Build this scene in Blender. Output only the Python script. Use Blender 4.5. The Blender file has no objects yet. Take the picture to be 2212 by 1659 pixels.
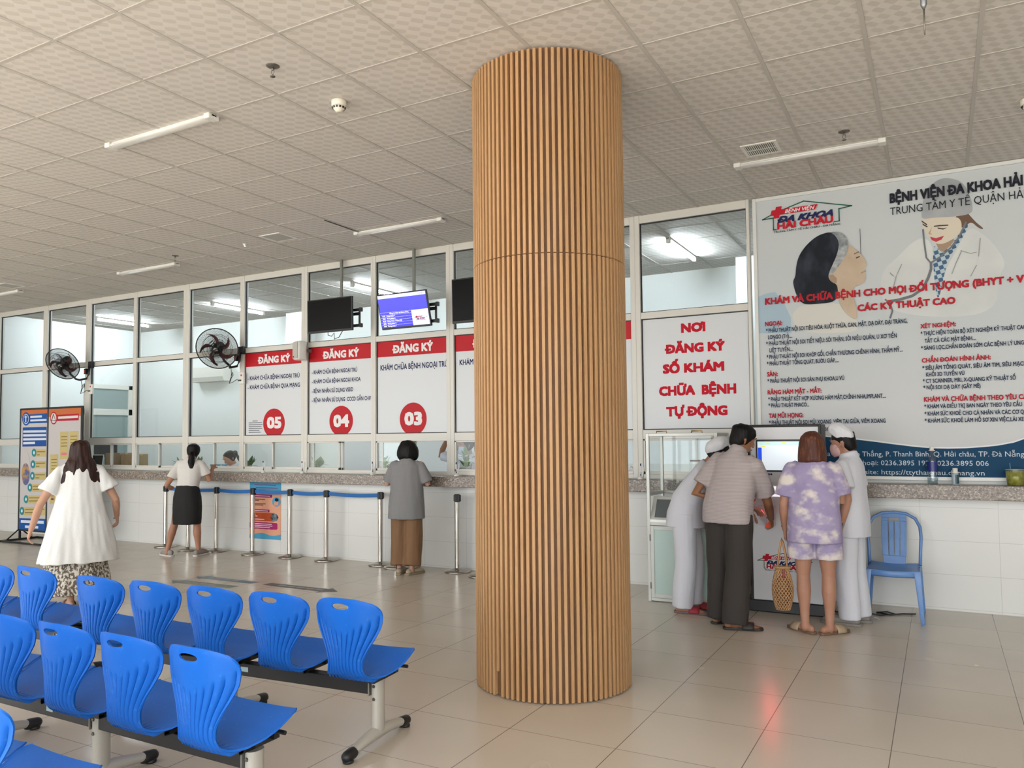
import bpy, bmesh, math, random
import numpy as np
from mathutils import Vector, Matrix, noise
S = bpy.context.scene
C = S.collection
PI = math.pi
random.seed(7)

# ------------------------------------------------------------------ camera
F, YAW, PITCH, ROLL = 1700.15, .50485, .04964, -.00956      # focal length in pixels of the 2212 px wide frame
CX, CY, CAMZ = 1106-17.07, 829.5+34.66, 1.548
WY, CH = 8.05, 3.93                                         # counter wall plane, ceiling height
FW = np.array([-math.sin(YAW)*math.cos(PITCH), math.cos(YAW)*math.cos(PITCH), math.sin(PITCH)])
_r = np.array([math.cos(YAW), math.sin(YAW), 0]); _u = np.cross(_r, FW)
RT = math.cos(ROLL)*_r+math.sin(ROLL)*_u
UP = -math.sin(ROLL)*_r+math.cos(ROLL)*_u
cam = bpy.data.objects.new('camera', bpy.data.cameras.new('camera')); C.objects.link(cam)
cam.data.sensor_width = 36; cam.data.lens = F/2212*36
cam.data.shift_x = 17.07/2212; cam.data.shift_y = 34.66/2212
cam.matrix_world = Matrix(((RT[0], UP[0], -FW[0], 0), (RT[1], UP[1], -FW[1], 0), (RT[2], UP[2], -FW[2], CAMZ), (0, 0, 0, 1)))
cam.data.clip_start = .05
S.camera = cam
# ------------------------------------------------------------------ light
S.view_settings.view_transform = 'Standard'; S.view_settings.look = 'None'
S.view_settings.exposure = 0.22; S.view_settings.gamma = 1; S.view_settings.use_curve_mapping = False
S.cycles.use_denoising = True
S.cycles.max_bounces = 8; S.cycles.transparent_max_bounces = 16
S.cycles.caustics_reflective = False; S.cycles.caustics_refractive = False
S.cycles.sample_clamp_indirect = 2
w = bpy.data.worlds.new('daylight'); S.world = w; w.use_nodes = True
bg = w.node_tree.nodes['Background']
bg.inputs[0].default_value = (.93, .97, 1, 1); bg.inputs[1].default_value = 4.6     # overcast sky outside the open front
sun = bpy.data.objects.new('sun', bpy.data.lights.new('sun', 'SUN')); C.objects.link(sun)
sun.data.energy = 17; sun.data.angle = .05; sun.data.color = (1, .97, .92); sun.rotation_euler = (math.radians(38), 0, math.radians(20)) ; sun.location = (0, -20, 20)
def portal(name, loc, rot, sx, sy):
    l = bpy.data.lights.new(name, 'AREA'); l.shape = 'RECTANGLE'; l.size = sx; l.size_y = sy
    l.cycles.is_portal = True
    o = bpy.data.objects.new(name, l); C.objects.link(o); o.location = loc; o.rotation_euler = rot
portal('front_opening', (-4, -3.0, 1.95), (-PI/2, 0, 0), 23, 3.8)

# ------------------------------------------------------------------ helpers
def ray(x, y): return FW+RT*(x-CX)/F+UP*(CY-y)/F
C0 = np.array([0, 0, CAMZ])
def onz(x, y, z=0.0): d = ray(x, y); return C0+d*(z-CAMZ)/d[2]
def ony(x, y, Y=WY): d = ray(x, y); return C0+d*Y/d[1]
def lin(h):
    if not isinstance(h, str): return tuple(h)
    h = h.lstrip('#'); o = []
    for i in (0, 2, 4):
        c = int(h[i:i+2], 16)/255; o.append(c/12.92 if c <= .04045 else ((c+.055)/1.055)**2.4)
    return tuple(o)
MATS = {}
def mat(name, col='#808080', rough=.5, metal=0, spec=.5, emit=None, es=0, coat=0, sheen=0, noise_=None, bump=None, trans=0, alpha=1):
    if name in MATS: return MATS[name]
    if name.startswith(('print_', 'banner_', 'board_', 'poster_', 'ink', 'letter', 'sign_n', 'sign_l')): rough, spec = .6, .14
    m = bpy.data.materials.new(name); m.use_nodes = True; MATS[name] = m
    nt = m.node_tree; b = nt.nodes['Principled BSDF']
    c = lin(col)
    b.inputs['Base Color'].default_value = (*c, 1); b.inputs['Roughness'].default_value = rough
    b.inputs['Metallic'].default_value = metal; b.inputs['Specular IOR Level'].default_value = spec
    b.inputs['Coat Weight'].default_value = coat; b.inputs['Sheen Weight'].default_value = sheen
    b.inputs['Transmission Weight'].default_value = trans; b.inputs['Alpha'].default_value = alpha
    if emit: b.inputs['Emission Color'].default_value = (*lin(emit), 1); b.inputs['Emission Strength'].default_value = es
    if noise_:                                   # (scale, second colour, lo, hi[, stretch])
        sc, c2, lo, hi = noise_[:4]
        n = nt.nodes.new('ShaderNodeTexNoise'); n.inputs['Scale'].default_value = sc; n.inputs['Detail'].default_value = 4
        tc = nt.nodes.new('ShaderNodeTexCoord'); v = tc.outputs['Object']
        if len(noise_) > 4:
            mp = nt.nodes.new('ShaderNodeMapping'); mp.inputs['Scale'].default_value = noise_[4]; nt.links.new(v, mp.inputs[0]); v = mp.outputs[0]
        nt.links.new(v, n.inputs['Vector'])
        r = nt.nodes.new('ShaderNodeValToRGB'); r.color_ramp.elements[0].position = lo; r.color_ramp.elements[1].position = hi
        r.color_ramp.elements[0].color = (*c, 1); r.color_ramp.elements[1].color = (*lin(c2), 1)
        nt.links.new(n.outputs['Fac'], r.inputs[0]); nt.links.new(r.outputs[0], b.inputs['Base Color'])
    if bump:                                     # (scale, distance[, stretch])
        n = nt.nodes.new('ShaderNodeTexNoise'); n.inputs['Scale'].default_value = bump[0]; n.inputs['Detail'].default_value = 3
        tc = nt.nodes.new('ShaderNodeTexCoord'); v = tc.outputs['Object']
        if len(bump) > 2:
            mp = nt.nodes.new('ShaderNodeMapping'); mp.inputs['Scale'].default_value = bump[2]; nt.links.new(v, mp.inputs[0]); v = mp.outputs[0]
        nt.links.new(v, n.inputs['Vector'])
        bp = nt.nodes.new('ShaderNodeBump'); bp.inputs['Distance'].default_value = bump[1]
        nt.links.new(n.outputs['Fac'], bp.inputs['Height']); nt.links.new(bp.outputs[0], b.inputs['Normal'])
    return m
class NB:                                        # tiny node-building helper
    def __init__(s, m): s.nt = m.node_tree; s.tc = s.nt.nodes.new('ShaderNodeTexCoord'); s.b = s.nt.nodes['Principled BSDF']
    def n(s, t, **k):
        x = s.nt.nodes.new('ShaderNode'+t)
        for a, v in k.items(): setattr(x, a, v)
        return x
    def put(s, sock, v):
        if hasattr(v, 'links'): s.nt.links.new(v, sock)
        else: sock.default_value = v
    def math(s, op, a, b=0.0, c=None):
        x = s.n('Math', operation=op); s.put(x.inputs[0], a); s.put(x.inputs[1], b)
        if c is not None: s.put(x.inputs[2], c)
        return x.outputs[0]
    def xyz(s):
        x = s.n('SeparateXYZ'); s.nt.links.new(s.tc.outputs['Object'], x.inputs[0]); return x.outputs
    def line(s, co, size, phase, wd):            # 1 on the joints of a grid
        f = s.math('FRACT', s.math('DIVIDE', s.math('SUBTRACT', co, phase-wd/2), size))
        return s.math('LESS_THAN', f, wd/size)
    def cell(s, co, size, phase): return s.math('FLOOR', s.math('DIVIDE', s.math('SUBTRACT', co, phase), size))
    def mix(s, f, a, b):
        x = s.n('Mix', data_type='RGBA'); s.put(x.inputs[0], f)
        for i, v in ((6, a), (7, b)):
            if hasattr(v, 'links'): s.nt.links.new(v, x.inputs[i])
            else: x.inputs[i].default_value = (*lin(v), 1)
        return x.outputs[2]
    def noise(s, sc, vec=None, detail=3):
        x = s.n('TexNoise'); x.inputs['Scale'].default_value = sc; x.inputs['Detail'].default_value = detail
        s.nt.links.new(vec or s.tc.outputs['Object'], x.inputs['Vector']); return x.outputs['Fac']
    def map(s, scale):
        x = s.n('Mapping'); x.inputs['Scale'].default_value = scale; s.nt.links.new(s.tc.outputs['Object'], x.inputs[0]); return x.outputs[0]
    def bump(s, h, dist, strength=1):
        x = s.n('Bump'); x.inputs['Distance'].default_value = dist; x.inputs['Strength'].default_value = strength
        s.put(x.inputs['Height'], h); s.nt.links.new(x.outputs[0], s.b.inputs['Normal'])
    def col(s, v): s.nt.links.new(v, s.b.inputs['Base Color'])

class B:
    """collects geometry; build() links it as ONE mesh object"""
    def __init__(s): s.v = []; s.f = []; s.mi = []; s.cur = 0
    def add(s, vs, fs):
        o = len(s.v); s.v += [tuple(map(float, p)) for p in vs]; s.f += [tuple(i+o for i in f) for f in fs]; s.mi += [s.cur]*len(fs); return s
    def box(s, c, d, M=None):
        x, y, z = d[0]/2, d[1]/2, d[2]/2
        vs = [Vector((a*x, b*y, e*z)) for e in (-1, 1) for b in (-1, 1) for a in (-1, 1)]
        if M is not None: vs = [M @ p for p in vs]
        c = Vector(c)
        return s.add([p+c for p in vs], [(0, 2, 3, 1), (4, 5, 7, 6), (0, 1, 5, 4), (2, 6, 7, 3), (0, 4, 6, 2), (1, 3, 7, 5)])
    def bx(s, x0, x1, y0, y1, z0, z1): return s.box(((x0+x1)/2, (y0+y1)/2, (z0+z1)/2), (abs(x1-x0), abs(y1-y0), abs(z1-z0)))
    def rings(s, rings, cap=True, closed=True):
        n = len(rings[0]); vs = [p for r in rings for p in r]; fs = []
        for i in range(len(rings)-1):
            for j in range(n if closed else n-1):
                k = (j+1) % n; fs.append((i*n+j, i*n+k, (i+1)*n+k, (i+1)*n+j))
        if cap: fs.append(tuple(range(n-1, -1, -1))); fs.append(tuple((len(rings)-1)*n+j for j in range(n)))
        return s.add(vs, fs)
    def loft(s, pts, rad, n=14, side=(1, 0, 0), cap=True, pw=2.0):
        """elliptical rings round a path; rad entries r or (side radius, other radius)"""
        P = [Vector(p) for p in pts]; R = []
        for i, p in enumerate(P):
            t = (P[min(i+1, len(P)-1)]-P[max(i-1, 0)]).normalized()
            sd = Vector(side); sd = sd-t*sd.dot(t)
            if sd.length < 1e-3: sd = Vector((0, 1, 0))-t*t.y
            sd.normalize(); ot = t.cross(sd)
            r = rad[i] if isinstance(rad[i], (tuple, list)) else (rad[i], rad[i])
            ring = []
            for k in range(n):
                a = 2*PI*k/n; ca, sa = math.cos(a), math.sin(a)
                ca = math.copysign(abs(ca)**(2/pw), ca); sa = math.copysign(abs(sa)**(2/pw), sa)
                ring.append(p+sd*r[0]*ca+ot*r[1]*sa)
            R.append(ring)
        return s.rings(R, cap)
    def limb(s, pts, rad, n=14, side=(1, 0, 0)):
        """loft with rounded ends"""
        P = [Vector(p) for p in pts]; rr = [(r, r) if not isinstance(r, (tuple, list)) else tuple(r) for r in rad]
        def end(p, q, r):
            d = (p-q).normalized(); m = min(r)
            return [(p+d*m*math.sin(a), (r[0]*math.cos(a), r[1]*math.cos(a))) for a in (.5, 1.0, 1.4)]
        a = list(reversed(end(P[0], P[1], rr[0]))); b = end(P[-1], P[-2], rr[-1])
        return s.loft([p for p, _ in a]+P+[p for p, _ in b], [r for _, r in a]+rr+[r for _, r in b], n, side)
    def cyl(s, p0, p1, r0, r1=None, n=20, cap=True):
        return s.loft([p0, p1], [r0, r0 if r1 is None else r1], n, cap=cap)
    def tube(s, pts, r, n=8): return s.loft(pts, [r]*len(pts), n, side=(.31, .2, .93))
    def lathe(s, prof, n=24, c=(0, 0, 0), M=None, cap=True):
        c = Vector(c); R = []
        for r, z in prof:
            ring = [Vector((r*math.cos(2*PI*k/n), r*math.sin(2*PI*k/n), z)) for k in range(n)]
            if M is not None: ring = [M @ p for p in ring]
            R.append([p+c for p in ring])
        return s.rings(R, cap)
    def prism(s, poly, y0, y1, fr=None):
        """2-D polygon (x, z) extruded along y from y0 to y1; fr maps (x, y, z) to the world"""
        fr = fr or (lambda x, y, z: (x, y, z)); n = len(poly)
        vs = [fr(x, y0, z) for x, z in poly]+[fr(x, y1, z) for x, z in poly]
        fs = [tuple(range(n)), tuple(range(2*n-1, n-1, -1))]+[(i, i+n, (i+1) % n+n, (i+1) % n) for i in range(n)]
        return s.add(vs, fs)
    def flat(s, poly, y, fr=None): return s.prism(poly, y, y+.0012, fr)
    def build(s, name, m, parent=None, smooth=False, bevel=0, seg=2, sub=0, auto=None):
        me = bpy.data.meshes.new(name); me.from_pydata(s.v, [], s.f)
        for x in (m if isinstance(m, (list, tuple)) else [m]): me.materials.append(x)
        me.polygons.foreach_set('material_index', s.mi)
        bm = bmesh.new(); bm.from_mesh(me); bmesh.ops.recalc_face_normals(bm, faces=bm.faces)
        if bevel: bmesh.ops.bevel(bm, geom=[e for e in bm.edges if e.is_manifold and e.calc_face_angle(0) > .5], offset=bevel, segments=seg, profile=.5, affect='EDGES', clamp_overlap=True)
        bm.to_mesh(me); bm.free()
        if smooth or auto is not None:
            me.polygons.foreach_set('use_smooth', [True]*len(me.polygons))
            if auto is not None: me.set_sharp_from_angle(angle=auto)
        o = bpy.data.objects.new(name, me); C.objects.link(o)
        if parent is not None: o.parent = parent
        if sub: md = o.modifiers.new('s', 'SUBSURF'); md.levels = md.render_levels = sub
        return o
def evalmesh(o, name):
    bpy.context.view_layer.update()
    dg = bpy.context.evaluated_depsgraph_get()
    me = bpy.data.meshes.new_from_object(o.evaluated_get(dg), preserve_all_data_layers=False, depsgraph=dg)
    old = o.data; o.modifiers.clear(); o.data = me; me.name = name; bpy.data.meshes.remove(old); return me
def organic(b, name, m, parent=None, vox=.008, it=4, disp=None):
    """union of closed shapes as one continuous smooth surface"""
    o = b.build(name, m, None)
    r = o.modifiers.new('r', 'REMESH'); r.mode = 'VOXEL'; r.voxel_size = vox; r.use_smooth_shade = True
    if it: s_ = o.modifiers.new('m', 'SMOOTH'); s_.iterations = it; s_.factor = .5
    me = evalmesh(o, name)
    if disp:
        n = len(me.vertices); nn = [v.normal.copy() for v in me.vertices]
        for v, q in zip(me.vertices, nn): v.co += q*disp(v.co, q)
        me.update()
    if parent is not None: o.parent = parent
    return o
def folds(amp, sx=9, sz=2.2, seed=0.0):
    def f(p, q): return amp*noise.noise(Vector((p.x*sx+seed, p.y*sx+3.1, p.z*sz)))+amp*.5*noise.noise(Vector((p.x*sx*2.3, p.y*sx*2.3+seed, p.z*sz*2.6)))
    return f
def tag(o, label=None, cat=None, group=None, kind=None):
    if label: o['label'] = label
    if cat: o['category'] = cat
    if group: o['group'] = group
    if kind: o['kind'] = kind
    return o
def thing(name, label, cat, loc=(0, 0, 0), rz=0.0, group=None):
    o = bpy.data.objects.new(name, None); C.objects.link(o); o.empty_display_size = .1
    o.location = Vector(loc); o.rotation_euler = (0, 0, rz); return tag(o, label, cat, group)
def struct(o): o['kind'] = 'structure'; return o
def dup(root, loc, rz=None, label=None):
    r = root.copy(); C.objects.link(r); r.location = Vector(loc)
    if rz is not None: r.rotation_euler = (0, 0, rz)
    if label: r['label'] = label
    for ch in list(root.children):
        c = ch.copy(); C.objects.link(c); c.parent = r
        for g in list(ch.children):
            d = g.copy(); C.objects.link(d); d.parent = c
    return r
# lettering: the built-in font turned into flat mesh
_tc = {}
def _raw(body, shear):
    cu = bpy.data.curves.new('t', 'FONT'); cu.body = body; cu.shear = shear; cu.resolution_u = 2; cu.fill_mode = 'FRONT'
    o = bpy.data.objects.new('t', cu); C.objects.link(o); bpy.context.view_layer.update()
    me = bpy.data.meshes.new_from_object(o.evaluated_get(bpy.context.evaluated_depsgraph_get()))
    r = (np.array([v.co[:2] for v in me.vertices]).reshape(-1, 2), [tuple(p.vertices) for p in me.polygons])
    bpy.data.objects.remove(o); bpy.data.curves.remove(cu); bpy.data.meshes.remove(me)
    return r
ORN = dict(zip('\u01a0\u1edc\u1eda\u1ede\u1ee0\u1ee2\u01a1', 'O\u00d2\u00d3\u1ece\u00d5\u1eccO'))
def _line(body, shear):
    """one line; D with stroke is set as a D with a bar, O with horn as an O with a hook"""
    bs = ''.join({'\u0110': 'D', '\u0111': 'd'}.get(c, ORN.get(c, c)) for c in body)
    v, f = _raw(bs, shear); v = v.copy(); H = _raw('H', 0)[0][:, 1].max(); w0 = np.ptp(_raw('||', 0)[0][:, 0])
    for i, c in enumerate(body):
        if c in '\u0110\u0111' or c in ORN:
            x = np.ptp(_raw('|'+bs[:i]+'|', 0)[0][:, 0])-w0
            h = .035
            if c == '\u0110': q = [(x-.03, .46*H-h), (x+.36, .46*H-h), (x+.36, .46*H+h), (x-.03, .46*H+h)]
            elif c == '\u0111': q = [(x+.26, .86*H-h), (x+.62, .86*H-h), (x+.62, .86*H+h), (x+.26, .86*H+h)]
            else:
                xr = x+np.ptp(_raw('|O|', 0)[0][:, 0])-w0
                q = [(xr-.17, .86*H), (xr-.06, .90*H), (xr-.05, 1.06*H), (xr+.035, 1.06*H), (xr+.02, .84*H), (xr-.1, .74*H)]
            k = len(v); v = np.concatenate([v, [[a+shear*z, z] for a, z in q]]); f = f+[tuple(range(k, k+len(q)))]
    return v, f
def glyphs(body, bold=0.0, shear=0.0):
    """letter outlines as (x, z, layer); bold thickens every stroke by that much on each side"""
    k = (body, bold, shear)
    if k not in _tc:
        v, f = _line(body, shear); z = np.zeros((len(v), 1)); n = 0; V = [np.hstack([v, z])]; Fc = list(f)
        if bold:
            n = 8 if bold > .03 else 4
            for q in range(n):
                a = 2*PI*(q+(.5 if n == 4 else 0))/n; Fc += [tuple(i+len(v)*(q+1) for i in p) for p in f]; sx, sy = math.cos(a), math.sin(a); mx = max(abs(sx), abs(sy)) if n == 8 else 1; V.append(np.hstack([v+np.array([sx, sy])/mx*bold, z+q+1]))
        _tc[k] = (np.concatenate(V), Fc)
    return _tc[k]
CAPH = None
def text(b, body, x0, x1, z, h, y, bold=0.0, shear=0.0, fr=None, ref=None):
    """a line of capitals height h from x0 to x1 on the plane y (ref: the words that end at x1)"""
    global CAPH
    if CAPH is None: CAPH = _raw('H', 0)[0][:, 1].max()
    v, f = glyphs(body, bold, shear); rv = glyphs(ref, bold, shear)[0] if ref else v
    a, c = rv[:, 0].min(), rv[:, 0].max()
    X = x0+(v[:, 0]-a)/(c-a)*(x1-x0); Z = z+v[:, 1]*h/CAPH
    fr = fr or (lambda x, y, z: (x, y, z))
    b.add([fr(p, y-.00006*l, q) for p, q, l in zip(X, Z, v[:, 2])], f)
def wtext(b, body, p0, p1, hp, Y, bold=0.0, shear=0.0, ref=None):
    """the same from pixel measurements of a line of writing that lies on the wall plane Y"""
    A, E = ony(*p0, Y), ony(*p1, Y); T = ony(p0[0], p0[1]-hp, Y)
    text(b, body, A[0], E[0], (A[2]+E[2])/2, T[2]-A[2], Y, bold, shear, ref=ref)
def disc(x, z, rx, rz=None, n=32): return [(x+rx*math.cos(2*PI*k/n), z+(rz or rx)*math.sin(2*PI*k/n)) for k in range(n)]
def rect(x0, x1, z0, z1): return [(x0, z0), (x1, z0), (x1, z1), (x0, z1)]
def wp(Y, *px): return [(lambda q: (q[0], q[2]))(ony(x, y, Y)) for x, y in px]
# ------------------------------------------------------------------ the setting
mf = mat('floor_tile', '#b9ab98', .22, spec=.45); n = NB(mf); X, Y, Z = n.xyz()
jx = n.line(X, .603, -.26, .0042); jy = n.line(Y, .603, 4.372, .0038)
j = n.math('MAXIMUM', jx, n.math('MULTIPLY', jy, .85))
wn = n.n('TexWhiteNoise', noise_dimensions='2D'); cv = n.n('CombineXYZ')
n.put(cv.inputs[0], n.cell(X, .603, -.26)); n.put(cv.inputs[1], n.cell(Y, .603, 4.372)); n.nt.links.new(cv.outputs[0], wn.inputs['Vector'])
base = n.mix(n.noise(1.7, None, 1), '#b6ac9e', '#c3b9ac')
base = n.mix(n.math('MULTIPLY', wn.outputs['Value'], .35), base, '#c8bfb2')
n.col(n.mix(j, base, '#6a6158'))
n.put(n.b.inputs['Roughness'], n.math('ADD', n.math('MULTIPLY', n.noise(2.5, None, 1), .1), .2))
n.bump(n.math('SUBTRACT', 1, j), .001)
b = B(); b.bx(-16.5, 7.5, -3, 11.2, -.1, 0); struct(b.build('floor', mf))
b = B(); b.bx(-15.05, -1.45, WY+.14, 11.05, 0, .004); struct(b.build('office_bounce_slab', mat('bounce_slab_pale', '#d9d8d2', .4)))  # pale slab added over the office floor to bounce light on to its ceiling
mg = mat('paving', '#b8b4ac', .8); b = B(); b.bx(-40, 30, -30, -3.0, -.15, -.02); struct(b.build('ground', mg))

mc = mat('ceiling_tile', '#c9c1b6', .75, spec=.2); n = NB(mc); X, Y, Z = n.xyz()
uu_ = n.math('MULTIPLY', n.math('ADD', X, Y), 2*PI/(.15*1.414)); vv_ = n.math('MULTIPLY', n.math('SUBTRACT', X, Y), 2*PI/(.092*1.414))
pt = n.math('MULTIPLY', n.math('COSINE', uu_), n.math('COSINE', vv_))
sm = n.n('MapRange', interpolation_type='SMOOTHSTEP'); n.put(sm.inputs[0], pt); sm.inputs[1].default_value = -.12; sm.inputs[2].default_value = .3
n.col(n.mix(sm.outputs[0], '#d3cec8', '#c2bdb6'))  # shading of the embossed lattice painted in as a darker tone, besides the bump
n.bump(sm.outputs[0], .001, .4)
GX, GY = -5.7142, 2.6975
b = B(); b.bx(-16.5, 7.5, -3, 11.2, CH, CH+.1); ceil = struct(b.build('ceiling', mc))
mb = mat('ceiling_bar', '#b5b0a9', .5)
b = B(); x = GX-.6*18
while x < 7.5: b.bx(x-.013, x+.013, -3, 11.1, CH-.004, CH+.01); x += .6
y = GY-.6*9
while y < 11.1: b.bx(-16.4, 7.4, y-.010, y+.010, CH-.003, CH+.01); y += .6
struct(b.build('trim_1', mb))
qa, qb = onz(702, 475, CH), onz(768, 502, CH)
b = B(); b.bx(-6.315-.0, -6.29, 6.42, 6.99, CH-.006, CH+.01) if False else b.bx(qa[0]-.012, qa[0]+.012, qa[1], qb[1], CH-.006, CH+.005); b.bx(qa[0], qb[0], qb[1]-.012, qb[1]+.012, CH-.006, CH+.005); struct(b.build('tile_gap_shade', mat('gap_shade', '#3a3733', .8)))  # dark strips painting the shade in the gap of an open ceiling tile

mw = mat('wall_tile_white', '#d9d9d6', .18, spec=.5); n = NB(mw); X, Y, Z = n.xyz()
row = n.cell(Z, .302, 0)
jz = n.line(Z, .295, .02, .003); jx = n.line(X, .6, -.18, .003)
n.col(n.mix(n.math('MULTIPLY', n.math('MAXIMUM', jz, jx), .7), n.mix(n.noise(1.3), '#dcdcd9', '#d2d2ce'), '#a8a59f'))
mp = mat('painted_wall', '#d6d8d4', .6)
b = B(); b.bx(-16.4, 7.4, WY, WY+.14, 0, 1.0); struct(b.build('wall_back', mw))
b = B(); b.bx(-1.575, 7.4, WY, WY+.14, 1.0, CH); struct(b.build('wall_right', mp))
mo = mat('office_wall', '#e6e9e7', .6)
b = B(); b.bx(-15.2, -1.3, 11.05, 11.2, 0, CH); b.bx(-15.2, -15.05, WY+.14, 11.05, 0, CH); b.bx(-1.45, -1.3, WY+.14, 11.05, 0, CH)
b.bx(-2.3, -1.45, 10.55, 11.05, 0, CH); b.bx(-10.6, -10.1, 10.8, 11.05, 0, CH); struct(b.build('wall_office', mo))
b = B(); b.bx(-16.6, -16.4, -3, 11.2, 0, CH); struct(b.build('wall_left', mp))
b = B(); b.bx(7.4, 7.6, -3, 8.2, 0, CH); struct(b.build('wall_side', mp))

# glazed partition: one window per bay
fm = mat('window_frame_paint', '#cfccc4', .35); gk = mat('black_gasket', '#17181b', .6)
gl = bpy.data.materials.new('clear_glass'); gl.use_nodes = True; nt = gl.node_tree; nt.nodes.clear()
out = nt.nodes.new('ShaderNodeOutputMaterial'); tr = nt.nodes.new('ShaderNodeBsdfTransparent'); tr.inputs[0].default_value = (.97, .985, .98, 1)
gs = nt.nodes.new('ShaderNodeBsdfGlossy'); gs.inputs['Roughness'].default_value = .01; gs.inputs[0].default_value = (.9, .9, .9, 1)
lw = nt.nodes.new('ShaderNodeLayerWeight'); lw.inputs[0].default_value = .5
pw_ = nt.nodes.new('ShaderNodeMath'); pw_.operation = 'POWER'; pw_.inputs[1].default_value = 5; nt.links.new(lw.outputs['Facing'], pw_.inputs[0])
fr = nt.nodes.new('ShaderNodeMath'); fr.operation = 'MULTIPLY_ADD'; fr.inputs[1].default_value = .5; fr.inputs[2].default_value = .025; nt.links.new(pw_.outputs[0], fr.inputs[0]); mx = nt.nodes.new('ShaderNodeMixShader')
nt.links.new(fr.outputs[0], mx.inputs[0]); nt.links.new(tr.outputs[0], mx.inputs[1]); nt.links.new(gs.outputs[0], mx.inputs[2]); nt.links.new(mx.outputs[0], out.inputs[0])
ML = [-14.93, -13.474, -12.28, -11.082, -9.892, -8.711, -7.524, -6.346, -5.172, -3.99, -2.808, -1.605]   # mullion centres
MW = [.13, .122, .125, .075, .124, .084, .106, .075, .107, .11, .109, .06]
ZS = [1.12, 1.165, 1.535, 1.632, 2.812, 2.882, 3.845, CH]
PANES = []
for i in range(len(ML)-1):
    x0, x1 = ML[i]+MW[i]/2, ML[i+1]-MW[i+1]/2
    wr = bpy.data.objects.new('window_%d' % (i+1), None); C.objects.link(wr); struct(wr)
    b = B()
    xa = ML[i] if i else x0-.13; xb = ML[i+1]
    for za, zb in ((ZS[0], ZS[1]), (ZS[2], ZS[3]), (ZS[4], ZS[5]), (ZS[6], ZS[7])): b.bx(x0, x1, WY-.035, WY+.035, za, zb)
    b.bx(xa, x0, WY-.04, WY+.04, ZS[0], CH); b.bx(x1, xb, WY-.04, WY+.04, ZS[0], CH)
    b.build('window_frame', fm, wr, bevel=.004)
    PANES.append((x0, x1))
    for za, zb in ((ZS[3], ZS[4]), (ZS[5], ZS[6])):
        g = B(); t = .009
        g.bx(x0, x0+t, WY-.012, WY+.008, za, zb); g.bx(x1-t, x1, WY-.008, WY+.008, za, zb)
        g.bx(x0, x1, WY-.012, WY+.008, zb-t, zb); g.bx(x0, x1, WY-.012, WY+.008, za, za+t)
        g.build('gasket', gk, wr)
        g = B(); g.bx(x0+t, x1-t, WY, WY+.006, za+t, zb-t); g.build('pane', gl, wr)
    # sliding sashes
    for k, (xa, xb, yo) in enumerate(((x0, (x0+x1)/2+.02, -.018), ((x0+x1)/2-.02, x1, .016))):
        if i in (7, 6) and k == 1: xa, xb, yo = x0+.06, (x0+x1)/2+.05, .016    # this sash is slid open
        s_ = B(); zt, zb = ZS[2], ZS[1]; ww = .022
        s_.bx(xa, xa+ww, WY+yo-.012, WY+yo+.012, zb, zt); s_.bx(xb-ww, xb, WY+yo-.012, WY+yo+.012, zb, zt)
        s_.bx(xa, xb, WY+yo-.012, WY+yo+.012, zb, zb+.03); s_.bx(xa, xb, WY+yo-.012, WY+yo+.012, zt-.018, zt)
        sash = s_.build('sash', fm, wr, bevel=.002)
        g = B(); g.bx(xa+ww, xb-ww, WY+yo-.002, WY+yo+.002, zb+.03, zt-.018); g.build('pane', gl, sash)
# granite ledge
mgr = mat('granite', '#8b8179', .3); n = NB(mgr)
vo = n.n('TexVoronoi'); vo.inputs['Scale'].default_value = 95; n.nt.links.new(n.tc.outputs['Object'], vo.inputs['Vector'])
sp = n.n('SeparateColor'); n.nt.links.new(vo.outputs['Color'], sp.inputs[0])
rr = n.n('ValToRGB'); n.nt.links.new(sp.outputs[0], rr.inputs[0]); e = rr.color_ramp
e.elements[0].color = (*lin('#4f4742'), 1); e.elements[1].color = (*lin('#b0a599'), 1); e.elements[1].position = .95
q = e.elements.new(.35); q.color = (*lin('#776c64'), 1); q = e.elements.new(.75); q.color = (*lin('#867b72'), 1)
n.col(rr.outputs[0])
b = B(); b.bx(-16.39, 7.39, 7.83, WY-.001, .99, 1.115); lg = b.build('granite_ledge', mgr, bevel=.006)
tag(lg, 'long speckled grey granite counter ledge running along the white tiled wall', 'counter')

# ------------------------------------------------------------------ lit tubes in the office behind the glass
tube_m = mat('lit_tube', '#ffffff', emit='#eaf6ff', es=170); wht = mat('white_enamel', '#e6e4dd', .4); plast_w = mat('white_plastic', '#dcdad2', .45)
def fixture(name, label, cat, x, y, ang, L, lit, group):
    t = thing(name, label, cat, (x, y, CH), ang, group)
    b = B(); b.bx(-L/2, L/2, -.026, .026, -.022 if not lit else -.03, 0); b.build('fixture_body', wht, t, bevel=.004)
    if lit:
        b = B(); b.cyl((-L/2+.03, 0, -.05), (L/2-.03, 0, -.05), .022, n=12); b.build('tube', tube_m, t, smooth=True)
    else:
        b = B(); b.loft([(-L/2+.05, 0, -.026), (L/2-.05, 0, -.026)], [(.044, .014)]*2, 14, side=(0, 1, 0)); b.build('diffuser', mat('white_diffuser', '#f0eee8', .3), t, smooth=True)
    for s_ in (-1, 1):
        b = B(); b.box((s_*(L/2-.03), 0, -.02 if not lit else -.04), (.06, .098 if not lit else .05, .04 if not lit else .07)); b.build('end_cap', wht, t, bevel=.008)
    return t
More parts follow.
